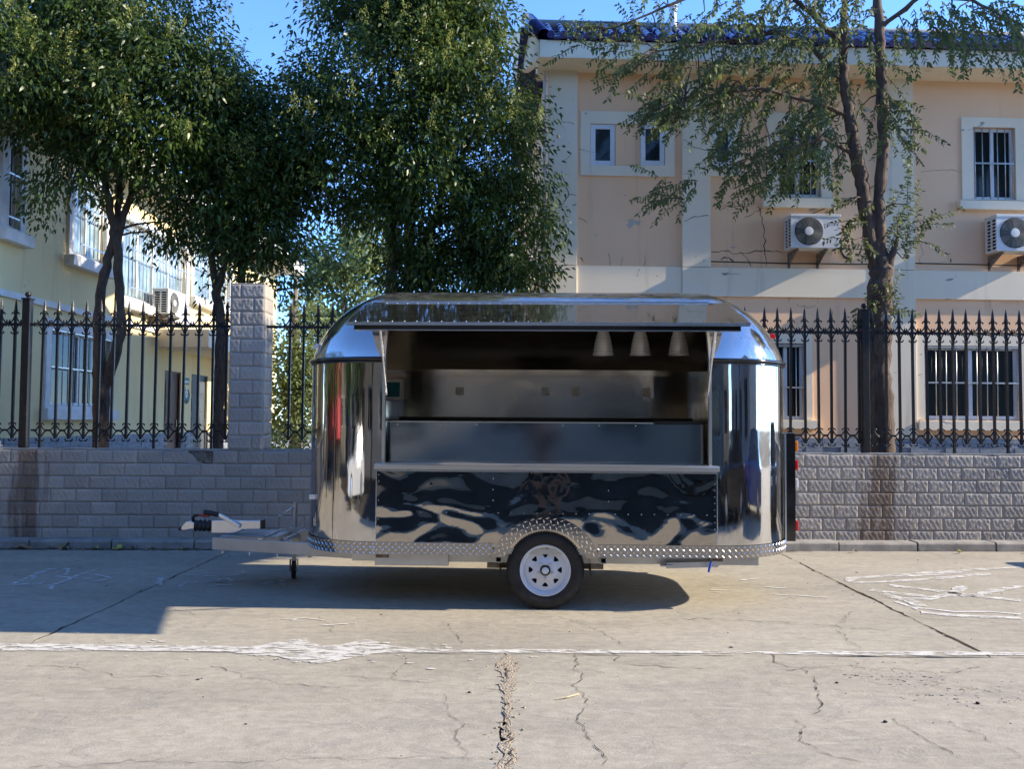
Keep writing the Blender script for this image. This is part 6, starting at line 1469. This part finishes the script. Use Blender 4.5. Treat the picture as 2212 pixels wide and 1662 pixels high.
# ================================================================== THE STREET BEHIND AND BESIDE THE CAMERA (mirrored in the trailer)
def car(name, label, loc, rz, paint, group, L_=4.4, W_=1.78, H_=1.48, suv=False):
    c = empty(name, loc, rz, label, 'car', group); hb = 0.62*H_; g = 0.20
    pm_ = mat('car_paint', paint, 0.22, coat=0.8, spec=0.6)
    low = [(-L_/2, g+.12), (-L_/2+.05, hb*.72), (-L_/2+.22, hb*.93), (-L_*.24, hb), (L_*.36, hb*1.02), (L_/2-.06, hb*.94), (L_/2, hb*.6), (L_/2-.04, g+.06), (L_/2-.3, g), (-L_/2+.3, g)]
    m = MB(); m.prism([(x, -W_/2, z) for x, z in low], (0, W_, 0)); m.build('body', pm_, c, bevel=.07, seg=3, smooth=40)
    k = .40 if suv else .30
    cab = [(-L_*.22, hb-.02), (-L_*.09, H_-.03), (L_*.10, H_), (L_*k, H_-.05), (L_*(k+.10), hb-.02)]
    m = MB(); a = W_/2-.04; b2 = W_/2-.20
    vs = [(x, -(a if z < hb else b2), z) for x, z in cab] + [(x, (a if z < hb else b2), z) for x, z in cab]; n = len(cab)
    m.add(vs, [tuple(range(n)), tuple(range(n, 2*n))[::-1]] + [(i, (i+1)%n, n+(i+1)%n, n+i) for i in range(n)]); cb = m.build('cabin', M['black_gloss'], c, bevel=.03)
    m = MB(); m.add([(cab[1][0], -b2-.004, cab[1][1]+.006), (cab[2][0], -b2-.004, cab[2][1]+.008), (cab[3][0], -b2-.004, cab[3][1]+.006), (cab[3][0], b2+.004, cab[3][1]+.006), (cab[2][0], b2+.004, cab[2][1]+.008), (cab[1][0], b2+.004, cab[1][1]+.006)], [(0,1,4,5),(1,2,3,4)]); m.build('roof', pm_, c)
    for s in (-1, 1):
        for x in (-L_*.31, L_*.30):
            m = MB(); m.lathe([(.001, -.10), (.20, -.10), (.22, -.09), (.30, -.095), (.325, -.06), (.325, .09)], (x, s*(W_/2-.08), .325), (0, -s, 0), 24)
            wh = MB(); wh.lathe([(.19, -.105), (.325, -.10)][:1] + [(.325, -.08), (.325, .1)], (x, s*(W_/2-.1), .325), (0, -s if False else s*-1, 0), 24)
            wo = m.build('wheel', M['rubber'], c, smooth=35)
            q = MB(); q.lathe([(.001, .118), (.06, .122), (.19, .110), (.20, .10)], (x, s*(W_/2-.08), .325), (0, s, 0), 20); q.build('hubcap', M['zinc'], wo, smooth=35)
        part('headlight', M['white_lens'], c, (-L_/2+.0, -L_/2+.12, s*W_*.36-.18, s*W_*.36+.18, hb*.68, hb*.82), bevel=.02)
        part('tail_light', M['red_lens'], c, (L_/2-.08, L_/2+.004, s*W_*.38-.14, s*W_*.38+.14, hb*.66, hb*.88), bevel=.02)
        part('mirror', pm_, c, (-L_*.16, -L_*.12, s*(W_/2+.10)-.09, s*(W_/2+.10)+.09, hb+.02, hb+.15), bevel=.03)
    return c
car('parked_car', 'dark parked car right of the frame, seen only mirrored in the trailer end', (9.35, 9.25, 0), R(4), (0.014, 0.016, 0.020), 'cars mirrored in the trailer', suv=True, H_=1.62)
car('parked_car', 'blue parked car mirrored in the rounded right end of the trailer', (9.2, 3.6, 0), R(78), (0.03, 0.10, 0.28), 'cars mirrored in the trailer')
car('parked_car', 'black parked car mirrored low in the right end of the trailer', (5.6, 1.0, 0), R(20), (0.012, 0.012, 0.013), 'cars mirrored in the trailer')
car('parked_car', 'white parked car mirrored in the rounded left end of the trailer', (-7.6, 0.2, 0), R(-62), (0.42, 0.43, 0.44), 'cars mirrored in the trailer')
# red box truck
t = empty('box_truck', (-17.5, 5.0, 0), R(-75), 'red box truck mirrored in the rounded left end of the trailer', 'truck')
red = mat('red_truck_paint', (0.34, 0.03, 0.03), 0.5, var=.1, scale=3)
m = MB(); m.box(-2.2, 4.2, -1.2, 1.2, 1.05, 3.5); bx = m.build('cargo_box', red, t, bevel=.03)
for k in range(13): part('box_rib', red, bx, (-2.1+k*.5, -2.06+k*.5, -1.225, -1.201, 1.1, 3.45))
m = MB(); m.prism([(-4.2, -1.1, .5), (-4.2, -1.1, 1.5), (-3.9, -1.1, 2.45), (-2.4, -1.1, 2.55), (-2.4, -1.1, .5)], (0, 2.2, 0)); cab_ = m.build('cab', mat('grey_cab', (.08, .08, .085), .3), t, bevel=.06)
part('windscreen', M['black_gloss'], cab_, (-4.17, -4.0, -1.0, 1.0, 1.55, 2.25)); part('side_window', M['black_gloss'], cab_, (-3.75, -2.8, -1.104, 1.104, 1.55, 2.3))
part('truck_frame', M['rust'], t, (-2.4, 4.2, -.5, .5, .75, 1.04))
for x in (-3.3, 2.2, 3.3):
    for s in (-1, 1): m = MB(); m.lathe([(.001, -.12), (.25, -.12), (.45, -.12), (.48, -.08), (.48, .12)], (x, s*.98, .48), (0, -s, 0), 24); m.build('wheel', M['rubber'], t, smooth=35)
# buildings behind the camera
rb2 = empty('rear_building', (0, -9.0, 0), R(173), 'long cream three-storey building behind the camera, mirrored in the trailer', 'building')
hl = [(-9 + 3.1*k, -7.4 + 3.1*k, z, z+1.5) for k in range(9) for z in (1.1, 4.4, 7.2)]
m = MB(); wall_holes(m, -10, 18.5, 0, 9.4, 0, hl, .12); m.build('facade_wall', mat('cream_render', (.40, .345, .27), .9, var=.2, scale=1), rb2, recalc=False)
for q in hl: glazing(rb2, q[0]+.01, q[1]-.01, q[2]+.01, q[3]-.01, .04, 2)
part('roof_parapet', M['cap'], rb2, (-10.2, 18.7, -.25, 6, 9.402, 9.8)); part('building_block', M['mortar'], rb2, (-9.9, 18.4, .3, 6, 0, 9.3))
sb = empty('side_building', (11.2, -4.5, 0), R(-90), 'pale building at the right behind the camera, mirrored in the trailer end', 'building')  # unseen building, placed and sized to shade the ground near the camera
hl = [(-5.0 + 2.8*k, -3.5 + 2.8*k, z, z+1.5) for k in range(4) for z in (1.1, 4.4)]
m = MB(); wall_holes(m, -5.6, 5.6, 0, 8.2, 0, hl, .12); m.build('facade_wall', mat('pale_render', (.50, .49, .46), .9, var=.1, scale=1), sb, recalc=False)
for q in hl: glazing(sb, q[0]+.01, q[1]-.01, q[2]+.01, q[3]-.01, .04, 2)
part('building_block', M['cap'], sb, (-5.6, 5.6, .3, 7, 0, 8.2)); part('roof_parapet', M['cap'], sb, (-5.8, 5.8, -.25, 7, 8.202, 8.5))
# street tree that shades the ground near the camera
def street_tree(label, p, seed, cr=1.7, cz=4.3, n=3200, th=3.6, off=0.0):
    rng = np.random.default_rng(seed); t = empty('street_tree', p, 0, label, 'tree', 'street trees mirrored in the trailer'); m = MB(); m.tube([(0, 0, 0), (.04, 0, 1.2), (-.03, .3*off, th*.67), (0, .7*off, th)], [.16, .13, .10, .06], 10)
    for k in range(10): a = 2*PI*k/10; m.tube([(0, off*(.3+.04*k), th - 1.2 + .12*k), (.5*math.cos(a), .75*off + .5*math.sin(a), th - .4 + .1*k), (1.1*math.cos(a), off + 1.1*math.sin(a), th + .2 + .12*k)], [.05, .03, .01], 5)
    m.build('trunk', M['bark'], t, smooth=True)
    d = unit(rng.normal(size=(n, 3))); P = d*np.array([cr, cr, cr*.85])*(rng.random((n, 1))**.45) + np.array([0, off, cz]); leaf_object('crown', P, d + rng.normal(size=(n, 3))*.6 + [0, 0, -.5], .2*(.7+.6*rng.random(n)), .09*(.7+.6*rng.random(n)), rng.random(n), M['leaf'], t, .2, rng)
street_tree('leafy street tree mirrored in the right end of the trailer', (8.2, 0.0, 0), 71)
street_tree('tall leafy tree added right of the frame to shade the left wall', (9.9, 11.65, 0), 74, 1.6, 8.1, 5200, 7.0, -1.6)  # unseen tree, added so its crown shades the left wall
street_tree('leafy street tree behind the camera, mirrored on the left of the trailer', (-5.5, -5.5, 0), 72, 2.2, 4.8, 4000)
for i, (x, y, lab) in enumerate(((-12.0, 8.3, 'leafy street tree left of the frame, nearest the boundary wall'), (-10.8, 5.6, 'leafy street tree left of the frame, next to the red truck cab'), (-12.5, -1.0, 'leafy street tree left of the frame, between red truck and cream building'), (-10.5, -4.5, 'leafy street tree left of the frame, nearest the cream building'))): street_tree(lab, (x, y, 0), 80+i, 3.1, 4.4, 6000)
lb = empty('side_building', (-23.5, 1.0, 0), R(90), 'dark building left of the camera, mirrored in the left trailer end', 'building')
hl = [(-10.5 + 2.8*k, -9 + 2.8*k, z, z+1.5) for k in range(8) for z in (1.1, 4.4)]
m = MB(); wall_holes(m, -12, 12, 0, 7.6, 0, hl, .12); m.build('facade_wall', mat('ochre_render', (.085, .08, .065), .9, var=.1, scale=1), lb, recalc=False)
for q in hl: glazing(lb, q[0]+.01, q[1]-.01, q[2]+.01, q[3]-.01, .04, 2)
part('building_block', M['cap'], lb, (-12, 12, .3, 6, 0, 7.6)); part('roof_parapet', M['cap'], lb, (-12.2, 12.2, -.25, 6, 7.602, 7.9))
street_tree('leafy street tree behind the camera, mirrored beside the cream building', (3.5, -6.0, 0), 73, 2.2, 4.8, 4000)

# ------------------------------------------------------------------ the person taking the photograph (seen in the polished panel)
per = empty('person', (0.06, -0.42, 0), 0, 'person in black top and shorts holding up a phone, mirrored in the trailer panel', 'person')
def skin_mesh(name, V, E_, rad, mt, parent, sub=2, root=0):
    me = bpy.data.meshes.new(name); me.from_pydata(V, E_, []); o = link(name, me, parent); me.materials.append(mt)
    o.modifiers.new('skin', 'SKIN'); o.modifiers['skin'].use_smooth_shade = True
    for i, v in enumerate(me.skin_vertices[0].data): v.radius = (rad[i][0], rad[i][1]) if hasattr(rad[i], '__len__') else (rad[i], rad[i]); v.use_root = i == root
    s = o.modifiers.new('sub', 'SUBSURF'); s.levels = s.render_levels = sub
    return o
skin = mat('skin', (0.42, 0.235, 0.155), 0.5, var=.06, scale=10); cloth = mat('black_cotton', (0.014, 0.014, 0.016), .85, bump=.2, bscale=60)
V = [(0,0,.95),(0,.0,1.12),(0,-.01,1.30),(0,-.01,1.42),(0,0,1.50),(0,.02,1.58),(0,.025,1.68),
     (.10,0,.90),(.115,.01,.50),(.12,-.02,.09),(.125,.12,.035),(-.10,0,.90),(-.115,.0,.50),(-.12,-.03,.09),(-.125,.11,.035),
     (.18,-.01,1.40),(.25,.05,1.17),(.13,.30,1.42),(.075,.36,1.49),(-.18,-.01,1.40),(-.25,.05,1.17),(-.13,.30,1.42),(-.075,.36,1.49)]
E_ = [(0,1),(1,2),(2,3),(3,4),(4,5),(5,6),(0,7),(7,8),(8,9),(9,10),(0,11),(11,12),(12,13),(13,14),(3,15),(15,16),(16,17),(17,18),(3,19),(19,20),(20,21),(21,22)]
rd = [(.15,.11),(.135,.10),(.15,.11),(.13,.09),.055,(.080,.095),(.072,.088),.085,.060,.040,(.045,.03),.085,.060,.040,(.045,.03),.058,.045,.033,(.035,.018),.058,.045,.033,(.035,.018)]
# fingers curl round the phone
for s in (1, -1):
    b0 = 18 if s > 0 else 22
    for k in range(4):
        i = len(V); V += [(s*.060, .375+.008*k, 1.515-.02*k), (s*(.030+.004*k), .392+.004*k, 1.52-.022*k), (s*(.010+.006*k), .388, 1.522-.022*k)]; E_ += [(b0, i), (i, i+1), (i+1, i+2)]; rd += [.010, .009, .008]
    i = len(V); V += [(s*.062, .345, 1.525), (s*.045, .350, 1.555)]; E_ += [(b0, i), (i, i+1)]; rd += [.011, .009]
skin_mesh('body', V, E_, rd, skin, per)
skin_mesh('shirt', [(0,0,.93),(0,0,1.12),(0,-.01,1.30),(0,-.01,1.41),(.185,-.01,1.395),(.235,.03,1.24),(-.185,-.01,1.395),(-.235,.03,1.24)], [(0,1),(1,2),(2,3),(3,4),(4,5),(3,6),(6,7)], [(.175,.13),(.16,.12),(.168,.125),(.14,.10),.073,.068,.073,.068], cloth, per)
skin_mesh('shorts', [(0,0,.98),(0,0,.90),(.105,0,.84),(.118,0,.58),(-.105,0,.84),(-.118,0,.58)], [(0,1),(1,2),(2,3),(1,4),(4,5)], [(.165,.125),(.16,.12),.105,.098,.105,.098], cloth, per)
m = MB(); m.lathe([(.001, 1.765), (.05, 1.76), (.085, 1.73), (.098, 1.69), (.095, 1.65), (.080, 1.63)], (0, .01, 0), (0, -.05, 1), 20); m.build('hair', mat('black_hair', (.010, .008, .007), .5), per, smooth=True)
m = MB()
for s in (-1, 1): m.lathe([(.001, -.012), (.009, -.008), (.012, 0)], (s*.032, .112, 1.665), (0, -1, 0), 10)
m.build('eyes', M['dark'], per); m = MB(); m.tube([(0, .105, 1.67), (0, .132, 1.635), (0, .118, 1.622)], [.008, .014, .010], 8); m.build('nose', skin, per, smooth=True)
m = MB(); m.tube([(-.022, .108, 1.595), (0, .116, 1.596), (.022, .108, 1.595)], [.004, .008, .004], 6); m.build('mouth', mat('lips', (.30, .12, .10), .5), per, smooth=True)
for s in (-1, 1):
    m = MB(); m.tube([(s*.092, .015, 1.62), (s*.102, .005, 1.65), (s*.096, .01, 1.68)], [.008, .016, .010], 6); m.build('ear', skin, per, smooth=True)
    m = MB(); m.tube([(s*.122, -.08, .035), (s*.122, -.02, .05), (s*.125, .09, .045), (s*.127, .17, .03)], [.034, .045, .046, .032], 10); m.build('shoe', M['black_plastic'], per, smooth=True)
ph = MB(); ph.box(-.078, .078, .376-.42+.0, .384-.42, 1.492, 1.572); pho = ph.build('phone', M['black_gloss'], None, bevel=.003, loc=(0.0, 0.0, -0.01)); tag(pho, 'black phone held up in both hands by the mirrored person', 'phone')
